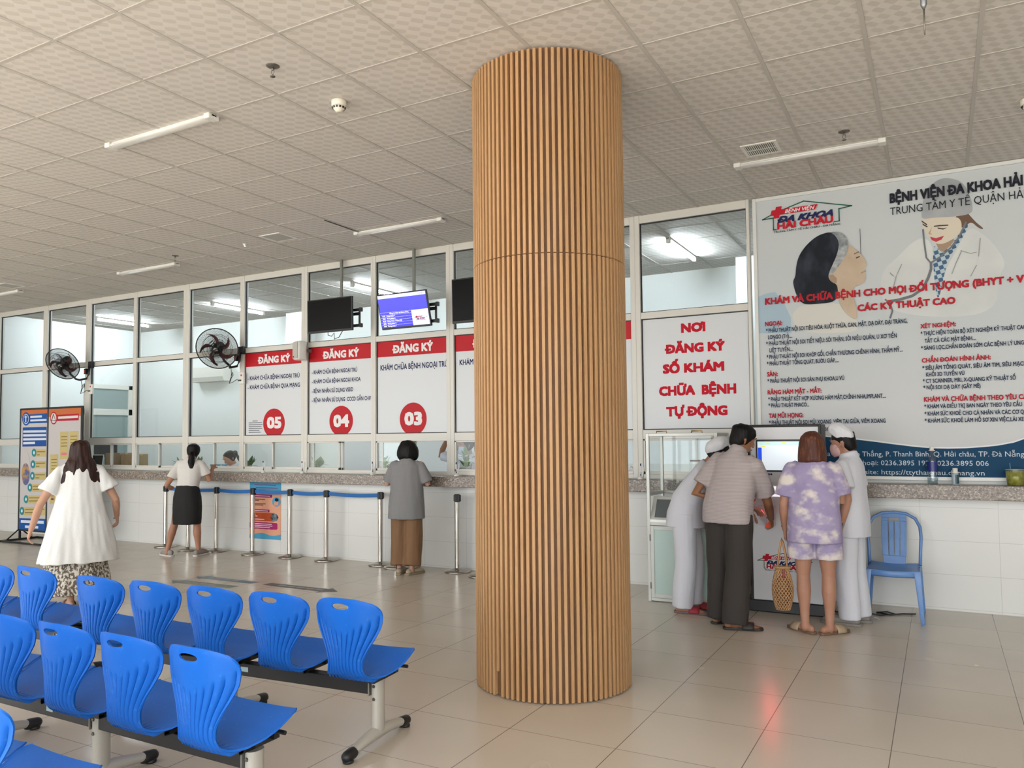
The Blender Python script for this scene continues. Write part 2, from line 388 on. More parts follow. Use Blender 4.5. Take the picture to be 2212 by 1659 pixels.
for i, (x, y, lab) in enumerate(((-13.83, 9.74, 'glowing white tube light in the office, second pane from the left'), (-10.74, 9.8, 'glowing white tube light in the office, behind the right wall fan'),
        (-7.63, 9.72, 'glowing white tube light in the office, behind the television with the blue screen'), (-2.75, 9.62, 'glowing white tube light in the office, above the red lettered self registration sign'))):
    fixture('tube_light', lab, 'ceiling light', x, y, PI/2, 1.2, True, 'lit tube lights in the office')
for x, y, lab in ((-5.14, 3.9, 'unlit white batten light on the ceiling, the largest one left of the pillar'), (-.9, 6.93, 'unlit white batten light on the ceiling above the hospital banner'),
        (-5.19, 7.0, 'unlit white batten light on the ceiling just left of the pillar above the televisions'), (-9.38, 6.96, 'unlit white batten light on the ceiling above the left glass panes'), (-12.98, 6.96, 'unlit white batten light at the far left edge of the ceiling')):
    fixture('batten_light', lab, 'ceiling light', x, y, 0, 1.2, False, 'unlit batten lights on the hall ceiling')
# ------------------------------------------------------------------ slatted wooden pillar
mwd = mat('oak_slat', '#b5875a', .5, spec=.3); n = NB(mwd)
gm = n.noise(9, n.map((3, 3, .22)), 5); g2 = n.noise(60, n.map((2.2, 2.2, .12)), 3)
wn = n.n('TexVoronoi'); wn.inputs['Scale'].default_value = 22; n.nt.links.new(n.map((1, 1, .0)), wn.inputs['Vector']); sp = n.n('SeparateColor'); n.nt.links.new(wn.outputs['Color'], sp.inputs[0])
c1 = n.mix(gm, '#96714c', '#b8946c'); c1 = n.mix(n.math('MULTIPLY', sp.outputs[0], .35), c1, '#a1774f')
n.col(n.mix(n.math('MULTIPLY', n.math('GREATER_THAN', g2, .62), .22), c1, '#8a5c36')); n.bump(g2, .0006)
mbk = mat('oak_backing', '#6d4d32', .6, noise_=(14, '#7d5b3e', .3, .7, (3, 3, .3)))
PX, PYc, PR, NS = -2.2256, 4.654, .497, 84
pl = thing('pillar', 'round floor to ceiling pillar clad in vertical light oak slats', 'pillar', (PX, PYc, 0))
b = B(); b.cyl((0, 0, .004), (0, 0, CH-.001), PR-.03, n=92); b.build('backing_panel', mbk, pl, smooth=False)
ZJ = 2.66
for nm, za, zb in (('slats', .008, ZJ-.002), ('slats', ZJ+.002, CH-.012)):
    b = B()
    for k in range(NS):
        a = 2*PI*k/NS; z0 = za
        if za < 1 and k == 59: z0 = .155                  # the chipped slat
        M = Matrix.Rotation(a, 3, 'Z'); c = Vector((PR-.015, 0, 0)); c = M @ c
        b.box((c.x, c.y, (z0+zb)/2), (.03, .019, zb-z0), M)
    b.build(nm, mwd, pl, bevel=.0018, seg=1)

# ------------------------------------------------------------------ ceiling fittings
dk = mat('dark_metal', '#6f6b64', .4, .6); blk = mat('black_plastic', '#141416', .45); chrome = mat('polished_steel', '#cfcac3', .09, 1)
def sprinkler(x, y, lab):
    t = thing('sprinkler', lab, 'sprinkler', (x, y, CH), 0, 'ceiling sprinklers'); t.scale = (.66, .66, .8)
    b = B(); b.lathe([(.0, -.012), (.03, -.012), (.062, -.004), (.066, 0)], 28); b.build('escutcheon', dk, t, smooth=True)
    b = B(); b.cyl((0, 0, -.012), (0, 0, -.035), .012); 
    for s_ in (-1, 1): b.tube([(s_*.011, 0, -.03), (s_*.018, 0, -.05), (s_*.008, 0, -.072)], .003)
    b.cyl((0, 0, -.07), (0, 0, -.082), .006); b.lathe([(0, -.09), (.024, -.088), (.026, -.083), (0, -.081)], 20); b.build('head', dk, t, smooth=True)
sprinkler(-3.634, 3.578, 'dark metal sprinkler on the ceiling, large one left of the pillar')
sprinkler(-.581, 6.6, 'dark metal sprinkler on the ceiling above the right batten light')
sprinkler(-8.48, 6.69, 'small dark sprinkler on the far left ceiling above the glass panes')
def detector(x, y, lab, led=None):
    t = thing('smoke_detector', lab, 'smoke detector', (x, y, CH), .4, 'smoke detectors'); t.scale = (.85, .85, .85)
    b = B(); b.lathe([(.0, -.05), (.055, -.05), (.06, -.045), (.062, -.004), (.056, 0)], 32); b.build('base', mat('cream_plastic', '#e9e4d4', .4), t, smooth=True)
    b = B(); b.lathe([(0, -.095), (.024, -.094), (.028, -.088), (.05, -.066), (.056, -.05)], 32)
    b.build('sensor_cap', MATS['cream_plastic'], t, smooth=True)
    b = B()
    for k in range(12):
        a = 2*PI*k/12; M = Matrix.Rotation(a, 3, 'Z') @ Matrix.Rotation(.55, 3, 'Y')
        b.box(M @ Vector((.05, 0, 0))+Vector((0.006, 0, -.05-.012)) if False else Vector((.049*math.cos(a), .049*math.sin(a), -.062)), (.012, .016, .016), M)
    b.build('vent_slots', blk, t)
    if led: b = B(); b.lathe([(0, -.1), (.006, -.097), (.006, -.09)], 10, (.02, 0, 0)); b.build('indicator', mat('green_led', '#40ff70', emit='#50ff80', es=4), t)
detector(-3.614, 4.184, 'white smoke detector on the ceiling left of the pillar top')
detector(.63, 6.62, 'white smoke detector with green light at the right edge of the ceiling', True)
t = thing('indicator_light', 'tiny white ceiling indicator light near the left air grille', 'indicator light', (-7.26, 6.712, CH))
b = B(); b.lathe([(0, -.03), (.012, -.028), (.016, -.02), (.03, 0)], 16); b.build('housing', wht, t, smooth=True)
b = B(); b.lathe([(0, -.034), (.006, -.032), (.007, -.027)], 10); b.build('lens', mat('white_led', '#ffffff', emit='#fff8e0', es=3), t)
def grille(x0, x1, y0, y1, lab, nsl):
    t = thing('air_grille', lab, 'air vent', ((x0+x1)/2, (y0+y1)/2, CH), 0, 'ceiling air grilles'); a, c = (x1-x0)/2, (y1-y0)/2
    b = B(); w_ = .025
    b.bx(-a, a, -c, -c+w_, -.008, 0); b.bx(-a, a, c-w_, c, -.008, 0); b.bx(-a, -a+w_, -c+w_, c-w_, -.008, 0); b.bx(a-w_, a, -c+w_, c-w_, -.008, 0); b.build('frame', wht, t)
    b = B(); b.bx(-a+w_, a-w_, -c+w_, c-w_, -.002, -.0005); b.build('duct', blk, t)
    b = B()
    for k in range(nsl):
        q = -a+w_+(k+.5)*(2*a-2*w_)/nsl; b.box((q, 0, -.004), (.007 if nsl < 24 else .009, 2*c-2*w_, .006))
    b.bx(-a+w_, a-w_, -.004, .004, -.0075, -.003) if nsl < 24 else None
    b.build('slats', wht if nsl < 24 else mat('grey_enamel', '#a9a59d', .5), t)
grille(-1.36, -1.075, 6.5, 6.79, 'white louvred air grille on the ceiling above the hospital banner', 15)
grille(-6.84, -6.52, 6.53, 6.83, 'fine mesh air grille on the ceiling above the televisions', 30)
grille(-12.35, -12.03, 6.53, 6.83, 'fine mesh air grille at the far left of the ceiling', 30)
t = thing('hanging_rod', 'thin dark metal rod hanging down at the top right of the picture', 'rod', (ony(1996, 30, 4.0)[0], 4.0, CH))
zt = ony(1998, 75, 4.0)[2]-CH; zm = ony(1996, 20, 4.0)[2]-CH
b = B(); b.loft([(0, 0, 0), (0, 0, zm+.02), (0, 0, zm)], [.016, .014, .005], 14); b.build('sleeve', mat('grey_metal', '#7c7d80', .35, .7), t, smooth=True)
b = B(); b.cyl((0, 0, zm+.01), (0, 0, zt), .004, .0035, 10); b.build('rod_tip', dk, t, smooth=True)

# ------------------------------------------------------------------ televisions on ceiling poles
poleg = mat('grey_painted_pole', '#76766f', .45, .3)
def tv(x, y, z, w_, h_, tilt, turn, px, lab, on=False):
    t = thing('television', lab, 'television', (x, y, z), turn, 'televisions on ceiling poles')
    R = Matrix.Rotation(tilt, 3, 'X')                    # positive tilt: the top comes forward
    def fr(a, q, e): return R @ Vector((a, q, e))
    b = B(); b.box((0, 0, 0), (w_, .03, h_), R); b.box(R @ Vector((0, .03, -.02)), (w_*.7, .04, h_*.6), R); b.build('casing', blk, t, bevel=.006)
    b = B(); b.prism(rect(-w_/2+.014, w_/2-.014, -h_/2+.026, h_/2-.014), -.0165, -.015, fr)
    if not on: b.build('screen', mat('dark_screen', '#050506', .3, spec=.12), t)
    else:
        sc = b.build('screen', mat('blue_screen', '#1a1fb0', .2, emit='#1c20d8', es=.75), t)
        a, c, e, g = -w_/2+.014, w_/2-.014, -h_/2+.026, h_/2-.014; W_, H_ = c-a, g-e
        def P_(u0, u1, v0, v1): return rect(a+u0*W_, a+u1*W_, e+v0*H_, e+v1*H_)
        b = B(); b.prism(P_(0, 1, .9, 1), -.0172, -.0166, fr); b.prism(P_(.66, 1, 0, .47), -.0172, -.0166, fr); b.build('screen_panels', mat('screen_white', '#c9cdf0', .3, emit='#d5d8ff', es=.75), sc)
        b = B()
        for k in range(6): b.prism(P_(0, .66, .47-k*.0785-.003, .47-k*.0785), -.0172, -.0166, fr)
        for k, s_ in enumerate(('Đăng ký khám tại khoa phòng', 'Phòng khám 4', 'Phòng khám 6', 'Phòng khám 7 Khoa Nội', 'Phòng khám 3', 'Phòng khám 1')):
            L = len(s_)/27*.40; text(b, s_, a+(.13 if k else .2)*W_, a+((.13 if k else .2)+L)*W_, e+(.415-k*.0785)*H_, .04*H_, -.0173, .01, 0, fr)
            if k: text(b, ('015', '020', '023', '025', '756')[k-1], a+.04*W_, a+.1*W_, e+(.415-k*.0785)*H_, .04*H_, -.0173, .01, 0, fr)
        b.build('screen_text', mat('screen_text_white', '#ffffff', emit='#ffffff', es=.8), sc)
        b = B(); text(b, 'KHÁM BỆNH', a+.84*W_, a+.97*W_, e+.93*H_, .035*H_, -.0174, .01, 0, fr)
        b.build('screen_lettering', mat('screen_red', '#d02030', emit='#c02030', es=.5), sc)
        logo(lambda u, q, v: fr(a+(.70+u*.27)*W_, -.0175-q, e+(.13+v*.27*W_/H_)*H_), sc)
    b = B(); b.cyl((px, .25, .18), (px, .25, CH-z-.006), .022, n=16); b.build('ceiling_pole', poleg, t, smooth=False)
    b = B(); b.box((px, .1, 0), (.12, .05, .3)); b.box((px, .19, .1), (.06, .16, .2)); b.bx(px, w_/2+.05, .08, .095, -.02, .02)
    for e in (.1, -.1): b.box((w_/2-.02, .085, e-.05), (.16, .03, .035)); b.box((w_/2+.06, .085, e-.05), (.03, .045, .05))
    b.box((w_/2+.035, .09, -.05), (.022, .02, .2)); b.build('wall_bracket', blk, t, bevel=.003)
    if not on and h_ < .5: b = B(); b.tube([(-.05, .02, -h_/2+.01), (-.06, .03, -h_/2-.03), (.0, .03, -h_/2-.05), (.04, .03, -h_/2-.01), (.045, .03, -h_/2-.09), (.12, .03, -h_/2-.07), (.19, .02, -h_/2+.01)], .005, 6); b.build('cable', blk, t, smooth=True)
    return t
GREEN, RED, NAVY = mat('print_green', '#1f5a45', .5), mat('print_red', '#b3202f', .45), mat('print_navy', '#22264f', .5)
WPR, DKP = mat('print_white', '#e2e3e4', .45), mat('print_dark', '#33343c', .5)
def logo(fr, parent):
    """house outline, red cross and the hospital name; unit width, fr maps (u, depth, v)"""
    def F2(k): return lambda x, y, z: fr(x, k-(y*.14 if y > 0 else y), z)
    b = B()
    def stroke(*p):
        for (x0, z0), (x1, z1) in zip(p, p[1:]):
            d = Vector((x1-x0, z1-z0)).normalized()*.006; q = Vector((-d.y, d.x))
            b.flat([(x0-d.x+q.x, z0-d.y+q.y), (x0-d.x-q.x, z0-d.y-q.y), (x1+d.x-q.x, z1+d.y-q.y), (x1+d.x+q.x, z1+d.y+q.y)], 0, F2(.0002))
    stroke((.0, .183), (.12, .235)); stroke((.235, .272), (.479, .343), (1, .205), (.866, .19), (.866, .045), (.81, .045)); stroke((0, .183), (.125, .187), (.125, .04), (.155, .04))
    b.build('logo_outline', GREEN, parent)
    b = B()
    def sh(p, k=.25): return [(x+k*(z-.248), z) for x, z in p]
    b.flat(sh(rect(.143, .209, .178, .318)), 0, F2(.0004)); b.flat(sh(rect(.1, .25, .215, .281)), 0, F2(.0005)); b.flat(sh([(.22, .215), (.61, .222), (.625, .282), (.235, .281)], .3), 0, F2(.0006))
    text(b, 'HẢI CHÂU', .168, .80, .042, .072, 0, .05, 0, F2(.0008)); b.build('logo_red', RED, parent)
    b = B(); text(b, 'BỆNH VIỆN', .262, .6, .229, .04, 0, .03, .3, F2(.001)); b.build('logo_white', WPR, parent)
    b = B(); text(b, 'ĐA KHOA', .172, .80, .122, .068, 0, .05, .4, F2(.0007)); b.build('logo_navy', NAVY, parent)
    b = B(); text(b, 'TRUNG TÂM Y TẾ HẢI CHÂU - ĐÀ NẴNG', .126, .874, 0, .022, 0, .02, 0, F2(.0007)); b.build('logo_small', DKP, parent)
tv(ony(713, 681, 7.7)[0], 7.7, ony(713, 681, 7.7)[2], .735, .435, .02, .02, -.02, 'black switched off television hanging above registration window 04')
tv(ony(873, 670, 7.7)[0], 7.7, ony(873, 670, 7.7)[2], .735, .435, .27, .0, -.03, 'television showing a blue queue screen, above registration window 03', True)
tv(ony(977, 652, 7.7)[0]+.37, 7.7, ony(977, 652, 7.7)[2], .735, .52, .02, .0, -.03, 'black television half hidden behind the left edge of the wooden pillar')

# ------------------------------------------------------------------ wall fans
def fan(x, z, nrm, r, bx_, lab, lab2):
    t = thing('wall_fan', lab, 'fan', (bx_, WY-.045, z), 0, 'black wall fans')
    c = Vector((x-bx_, -.36, .0)); nn = Vector(nrm).normalized()
    s_ = nn.cross(Vector((0, 0, 1))).normalized(); u_ = s_.cross(nn); M = Matrix((s_, u_, nn)).transposed()
    def at(a, rr, h): return c+M @ Vector((rr*math.cos(a), rr*math.sin(a), h))
    b = B(); b.box((0, -.025, .0), (.1, .05, .11)); b.build('wall_plate', blk, t, bevel=.006)
    b = B(); p = c-nn*.1; b.tube([(0, -.05, -.03), (-.01, -.06, -.16), (-.03, -.08, -.23), (-.12, -.14, -.25), (p.x+.12, p.y+.1, -.24), (p.x+.05, p.y+.05, -.16), p], .017, 10); b.build('arm', blk, t, smooth=True)
    b = B(); b.box((-.06, -.07, -.11), (.05, .05, .09)); sb = b.build('switch_box', blk, t, bevel=.005)
    b = B(); b.box((-.06, -.097, -.11), (.025, .006, .055)); b.build('rocker', mat('orange_rocker', '#a8502e', .4), sb)
    b = B(); b.loft([c-nn*.2, c-nn*.17, c-nn*.06, c-nn*.045], [.04, .065, .07, .04], 20, side=s_); b.build('motor', blk, t, smooth=True)
    b = B(); rim = [at(2*PI*k/48, r, 0) for k in range(49)]; b.tube(rim, .008, 8); b.build('rim', blk, t, smooth=True)
    for sgn, nm in ((1, 'front_grille'), (-1, 'rear_grille')):
        b = B(); dep = .075
        for k in range(92):
            a0 = 2*PI*k/92; pts = []
            for j in range(6):
                q = j/5; pts.append(at(a0+.9*q*sgn, r*(1-.86*q), sgn*dep*math.sin(q*PI/2)))
            b.tube(pts, .0021, 3)
        for q in (.35, .68): b.tube([at(2*PI*k/32, r*(1-.86*q), sgn*dep*math.sin(q*PI/2)) for k in range(33)], .0024, 4)
        b.build(nm, blk, t)
    b = B(); b.loft([c+nn*.062, c+nn*.08, c+nn*.084], [.045, .042, .02], 20, side=s_); cap = b.build('grille_cap', blk, t, smooth=True)
    b = B(); b.tube([at(a, .022, .087) for a in (.2, .9, 1.6, 2.3)], .004); b.tube([at(3.4, .006, .087), at(3.4, .032, .087)], .004); b.build('emblem', mat('silver', '#c9c9c9', .3, .8), cap)
    red = mat('fan_blade_maroon', '#5b2a26', .35)
    for k in range(5):
        a0 = 2*PI*k/5+.5; b = B(); V = []; Fc = []
        for j in range(9):
            q = j/8; rr = .05+q*(r*.86-.05); wd = (.34+.5*math.sin(PI*q**.8))*(1-q**4*.7)*.55
            am = a0-.75*q*q; dz = .022*(1-.3*q)
            for e in (-1, -.33, .33, 1): V.append(at(am+e*wd*.5, rr, e*dz))
        for j in range(8):
            for i in range(3): q = j*4+i; Fc.append((q, q+1, q+5, q+4))
        b.add(V, Fc); o = b.build('blade', red, t, smooth=True); md = o.modifiers.new('s', 'SOLIDIFY'); md.thickness = .004
    b = B(); b.loft([c-nn*.03, c+nn*.03, c+nn*.04], [.05, .05, .03], 20, side=s_); b.build('hub', blk, t, smooth=True)
    b = B(); b.tube([(-.1, -.13, -.25), (-.12, -.1, -.33), (-.15, -.08, -.4), (-.19, -.07, -.46), (-.17, -.07, -.41), (-.12, -.07, -.35), (-.13, -.07, -.31), (-.17, -.08, -.42), (-.2, -.07, -.47), (-.13, -.06, -.45), (-.08, -.05, -.42), (-.03, -.04, -.425)], .0045, 6); b.build('cable', blk, t, smooth=True)
    s2 = thing('socket_box', lab2, 'socket', (bx_-.0, WY-.041, z-.4), 0, 'socket boxes under the fans')
    b = B(); b.bx(-.045, .045, -.035, 0, -.08, .08); b.build('box', plast_w, s2, bevel=.004)
    b = B(); b.bx(-.012, .012, -.039, -.035, .03, .055); b.build('switch', mat('red_switch', '#b0392c', .4), s2)
    b = B(); b.bx(-.05, .0, -.05, -.035, -.04, -.02); b.build('plug', blk, s2, bevel=.003)
fan(-12.37, 2.83, (.36, -.76, -.5), .27, -12.14, 'black wall fan with maroon blades, the left one above the tall signboard', 'white power socket box under the left wall fan')
fan(-8.8, 2.85, (.5, -.74, -.32), .285, -8.68, 'black wall fan with maroon blades, beside registration sign 05', 'white power socket box with red switch under the right wall fan')
t = thing('loudspeaker', 'small white loudspeaker on the frame between signs 05 and 04', 'loudspeaker', (-7.47, 7.9, 2.76), -.35)
b = B(); b.loft([(0, -.02, -.125), (0, -.02, -.115), (0, -.02, .115), (0, -.02, .125)], [(.07, .06), (.085, .07), (.085, .07), (.07, .06)], 24, pw=4); b.build('cabinet', plast_w, t, smooth=True)
b = B(); b.bx(-.066, .066, -.098, -.09, -.105, .11); g = b.build('grille', mat('grille_grey', '#b9b7b1', .6, bump=(400, .001)), t, bevel=.004)
b = B(); b.lathe([(0, 0), (.011, 0), (.012, .004)], 16, (-.03, -.1, -.085), Matrix.Rotation(PI/2, 3, 'X')); b.build('emblem', blk, g)
b = B(); b.bx(.03, .06, .02, .12, -.02, .02); b.build('bracket', dk, t)

# ------------------------------------------------------------------ lettered panels on the glass
sgm = mat('sign_film', '#cfd2d5', .35); sgr = mat('sign_red', '#b0121f', .5, spec=.25); sgn_ = mat('sign_navy', '#232650', .4); sgw = mat('sign_lettering', '#e8e6e6', .4)
def c2(x, y): return (520+x/3.19, 520+y/3.19)
def regsign(i, lab, head, lines, num, circ):
    x0, x1 = PANES[i]; x0 += .011; x1 -= .011; yb = WY-.006
    t = thing('registration_sign', lab, 'sign', ((x0+x1)/2, yb, 1.641), 0, 'registration signs on the glass'); o = t.location.copy()
    def loc(bb): bb.v = [(v[0]-o.x, v[1]-o.y, v[2]-o.z) for v in bb.v]; return bb
    zt = 2.803; zb = ony(*c2(472, 840), WY)[2]
    b = B(); b.bx(x0, x1, yb, yb+.003, 1.641, zt); loc(b).build('panel', sgm, t)
    b = B(); b.flat(rect(x0, x1, zb, zt), yb-.0012); 
    hb = loc(b).build('header_band', sgr, t)
    if head: b = B(); wtext(b, 'ĐĂNG KÝ', c2(*head[0]), c2(*head[1]), head[2]/3.19, yb-.0016, .045); loc(b).build('lettering', sgw, hb)
    if circ:
        b = B(); q = ony(*circ[:2], WY); rr = circ[2]; b.flat(disc(q[0], q[2], rr, rr, 48), yb-.0012); nd = loc(b).build('number_disc', sgr, t)
        b = B(); wtext(b, num[0], c2(*num[1]), c2(*num[2]), num[3]/3.19, yb-.0016, .048); loc(b).build('number', sgw, nd)
    for s_, p0, p1, h, *rf in lines: b = B(); wtext(b, s_, c2(*p0), c2(*p1), h/3.19, yb-.0014, .028, ref=(rf or [None])[0]); loc(b).build('lettering', sgn_, t)
    return t, loc
t, loc = regsign(5, 'registration sign 05 on the glass, red header and red number disc', ((118, 845), (340, 832), 42), [('- KHÁM CHỮA BỆNH NGOẠI TRÚ', (48, 962), (405, 942), 27), ('- KHÁM CHỮA BỆNH QUA MẠNG', (48, 1024), (408, 1007), 27)], ('05', (180, 1294), (280, 1283), 70), (592.4, 914.2, .205))
b = B(); p = wp(WY, c2(46, 1233), c2(156, 1232), c2(156, 1335), c2(46, 1336)); b.flat(p, WY-.0074); nt_ = loc(b).build('paper_note', mat('note_paper', '#cfd1d3', .6), t)
b = B(); 
for k in range(7): q = wp(WY, c2(58 if k else 84, 1243+k*13), c2((150, 148, 152, 146, 150, 132, 140)[k] if k else 120, 1242.5+k*13)); b.flat([(q[0][0], q[0][1]-.006), (q[1][0], q[0][1]-.006), (q[1][0], q[0][1]+.006), (q[0][0], q[0][1]+.006)], WY-.0088)
loc(b).build('note_lines', mat('note_ink', '#6c6f78', .6), nt_)
regsign(6, 'registration sign 04 on the glass, four dark lines above its red disc', ((565, 812), (815, 795), 45), [('- KHÁM CHỮA BỆNH NGOẠI TRÚ', (490, 920), (802, 903), 26), ('- KHÁM CHỮA BỆNH NGOẠI KHOA', (490, 984), (826, 968), 26), ('- BỆNH NHÂN SỬ DỤNG VSSID', (490, 1050), (775, 1038), 26), ('- BỆNH NHÂN SỬ DỤNG  CCCD GẮN CHIP', (490, 1113), (900, 1098), 26)], ('04', (638, 1280), (747, 1278), 75), (737.5, 909.3, .2))
regsign(7, 'registration sign 03 on the glass, above the person in the grey shirt', ((1045, 775), (1325, 752), 50), [('KHÁM CHỮA BỆNH NGOẠI TRÚ', (963, 895), (1427, 866), 36)], ('03', (1128, 1270), (1250, 1262), 80), (893, 905, .205))
regsign(8, 'registration sign on the glass, partly covered by the left edge of the wooden pillar', ((1597, 735), (1880, 712), 50), [('KHÁM CHỮA BỆNH NGOẠI TRÚ', (1508, 858), (1603, 851), 36, 'KHÁM')], None, None)
regsign(9, 'red topped glass sign showing just right of the wooden pillar', None, [], None, None)
x0, x1 = PANES[10]; x0 += .011; x1 -= .011
t = thing('self_registration_sign', 'glass sign with five lines of large red capitals above the showcase', 'sign', ((x0+x1)/2, WY-.006, 1.641)); o = t.location.copy()
def loc(bb): bb.v = [(v[0]-o.x, v[1]-o.y, v[2]-o.z) for v in bb.v]; return bb
def c5(x, y): return (1340+x/3.072, 420+y/3.072)
b = B(); b.bx(x0, x1, WY-.006, WY-.003, 1.641, 2.803); loc(b).build('panel', sgm, t)
for s_, p0, p1, h in (('NƠI', (403, 914), (565, 905), 54), ('ĐĂNG KÝ', (295, 1054), (695, 1032), 53), ('SỐ KHÁM', (282, 1187), (690, 1165), 53), ('CHỮA  BỆNH', (257, 1333), (770, 1317), 55), ('TỰ ĐỘNG', (305, 1470), (712, 1460), 55)): b = B(); wtext(b, s_, c5(*p0), c5(*p1), h/3.072, WY-.0075, .055); loc(b).build('lettering', mat('letter_red', '#b81a2c', .35), t)
# ------------------------------------------------------------------ queue posts and belts
belt_m = mat('blue_belt', '#1f62a5', .7)
proto = thing('queue_post', 'x', 'queue post', (0, 0, 0), 0, 'polished queue posts along the counter')
b = B(); b.lathe([(0, .0), (.15, 0), (.155, .008), (.15, .018), (.09, .032), (.034, .042), (.03, .05), (0, .05)], 40); b.build('base', mat('brushed_steel', '#b9b4ac', .22, 1), proto, smooth=True, )
b = B(); b.cyl((0, 0, .045), (0, 0, .885), .031, n=28); b.build('post', chrome, proto, auto=.6)
b = B(); b.lathe([(0, .905), (.03, .905), (.034, .9), (.034, .815), (.0, .815)], 24); b.box((0, -.034, .86), (.02, .014, .07)); b.box((.032, 0, .86), (.016, .045, .075)); b.box((-.032, 0, .86), (.012, .03, .07)); b.build('head', blk, proto, auto=.6)
QX = [-10.11, -9.03, -8.325, -7.645, -7.01, -6.13, -9.49, -5.83, -4.995, -4.57]
QL = ['polished queue post at the left end of the blue belt, left of the black skirt', 'polished queue post just right of the woman in the black skirt', 'polished queue post standing in front of the left edge of the health poster', 'polished queue post just right of the health poster', 'polished queue post fifth along the blue belt, two right of the poster', 'polished queue post at the right end of the blue belt beside the person in grey', 'polished queue post seen between the legs of the woman in the black skirt', 'queue post mostly hidden behind the person in the grey shirt', 'lone polished queue post standing clear right of the person in grey', 'queue post half hidden by the left edge of the wooden pillar']
QY = [7.86, 7.86, 7.87, 7.88, 7.88, 7.88, 7.76, 7.80, 7.87, 7.72]
for i, (x, y) in enumerate(zip(QX, QY)):
    o = proto if i == 0 else dup(proto, (x, y, 0), .0)
    o.location = (x, y, 0); o['label'] = QL[i]
for i, o in enumerate([o for o in list(C.objects) if o.name.startswith('queue_post')]):
    if i < 5:
        x = QX[i]; L = QX[i+1]-x; b = B(); R = []
        for k in range(9):
            q = k/8; xx = .04+q*(L-.085); zz = .862-.012*math.sin(PI*q); R.append([Vector((xx, -.001, zz-.024)), Vector((xx, .001, zz-.024)), Vector((xx, .001, zz+.024)), Vector((xx, -.001, zz+.024))])
        b.rings(R); b.build('belt', belt_m, o)

# ------------------------------------------------------------------ poster on the tiled wall
x0, x1, z0, z1 = -8.57, -7.975, .19, .975
t = thing('health_poster', 'narrow pink and blue health poster on the tiled wall behind the belt', 'poster', ((x0+x1)/2, WY-.002, z0)); W_, H_ = x1-x0, z1-z0
def pf(u0, u1, v0, v1): return rect(-W_/2+u0*W_, -W_/2+u1*W_, v0*H_, v1*H_)
b = B(); b.prism(rect(-W_/2, W_/2, 0, H_), -.002, 0); b.build('sheet', mat('poster_peach', '#d99a80', .5, noise_=(2, '#d8a384', .3, .7)), t)
b = B(); b.flat(pf(0, 1, .855, 1), -.0035); b.build('blue_header', mat('poster_blue', '#4d9bc0', .5), t)
b = B(); P_ = [(-W_/2, 0), (W_/2, 0), (W_/2, .075*H_)]+[(W_/2-W_*k/16, H_*(.085+.02*math.sin(k*.55+2.4))) for k in range(17)]; b.flat(P_, -.0035); b.build('blue_footer', MATS['poster_blue'], t)
for nm, c_, r in (('magenta_strip', '#8d1f5e', (.02, .72, .735, .785)), ('magenta_strip', '#8d1f5e', (.02, .64, .475, .52)), ('orange_panel', '#b04a26', (.02, .8, .315, .465))):
    b = B(); b.flat(pf(*r), -.0036); b.build(nm, mat('poster_'+nm, c_, .5), t)
b = B(); P_ = []
for k in range(40):
    a = 2*PI*k/40; q = 1+.07*(k % 2); P_.append((-.05*W_+.43*W_*q*max(-1, min(1, 1.3*math.cos(a))), (.235+.058*q*max(-1, min(1, 1.3*math.sin(a))))*H_))
b.flat(P_, -.0036); b.build('magenta_burst', mat('poster_burst', '#a02a68', .5), t)
b = B(); b.flat(disc(.36*W_, .665*H_, .135*W_, .085*H_), -.0036); b.build('round_picture', MATS['poster_blue'], t)
b = B(); b.flat(disc(.37*W_, .7*H_, .06*W_, .03*H_), -.005); b.build('pictured_hair', mat('ink_black', '#1d1b1f', .5), t)
b = B(); b.flat([(.28*W_, .60*H_), (.42*W_, .605*H_), (.43*W_, .66*H_), (.37*W_, .7*H_), (.3*W_, .665*H_)], -.0048); b.build('pictured_face', mat('ink_skin', '#cf9880', .5), t)
b = B(); b.flat([(.3*W_+.13*W_*math.cos(k*PI/3), .39*H_+.075*H_*math.sin(k*PI/3)) for k in range(6)], -.005); b.build('hexagon_picture', mat('ink_grey', '#74828a', .5, noise_=(18, '#2c3238', .4, .6)), t)
for k, (v, u0, u1, m_) in enumerate(((.955, .15, .85, '#7a3f6a'), (.905, .2, .9, '#7a3f6a'), (.76, .1, .66, '#e4c6d2'), (.70, .1, .5, '#6a4338'), (.675, .1, .3, '#6a4338'), (.62, .1, .52, '#6a4338'), (.598, .1, .44, '#6a4338'), (.497, .06, .6, '#e4c6d2'), (.43, .06, .2, '#e4c6d2'), (.4, .06, .26, '#e4c6d2'), (.345, .06, .48, '#e4c6d2'), (.265, .1, .72, '#e4c6d2'), (.235, .1, .74, '#e4c6d2'), (.205, .16, .66, '#e4c6d2'))):
    b = B(); b.flat(pf(u0, u1, v-.007, v+.007), -.0062); b.build('print_line', mat('ink'+m_, m_, .5), t)

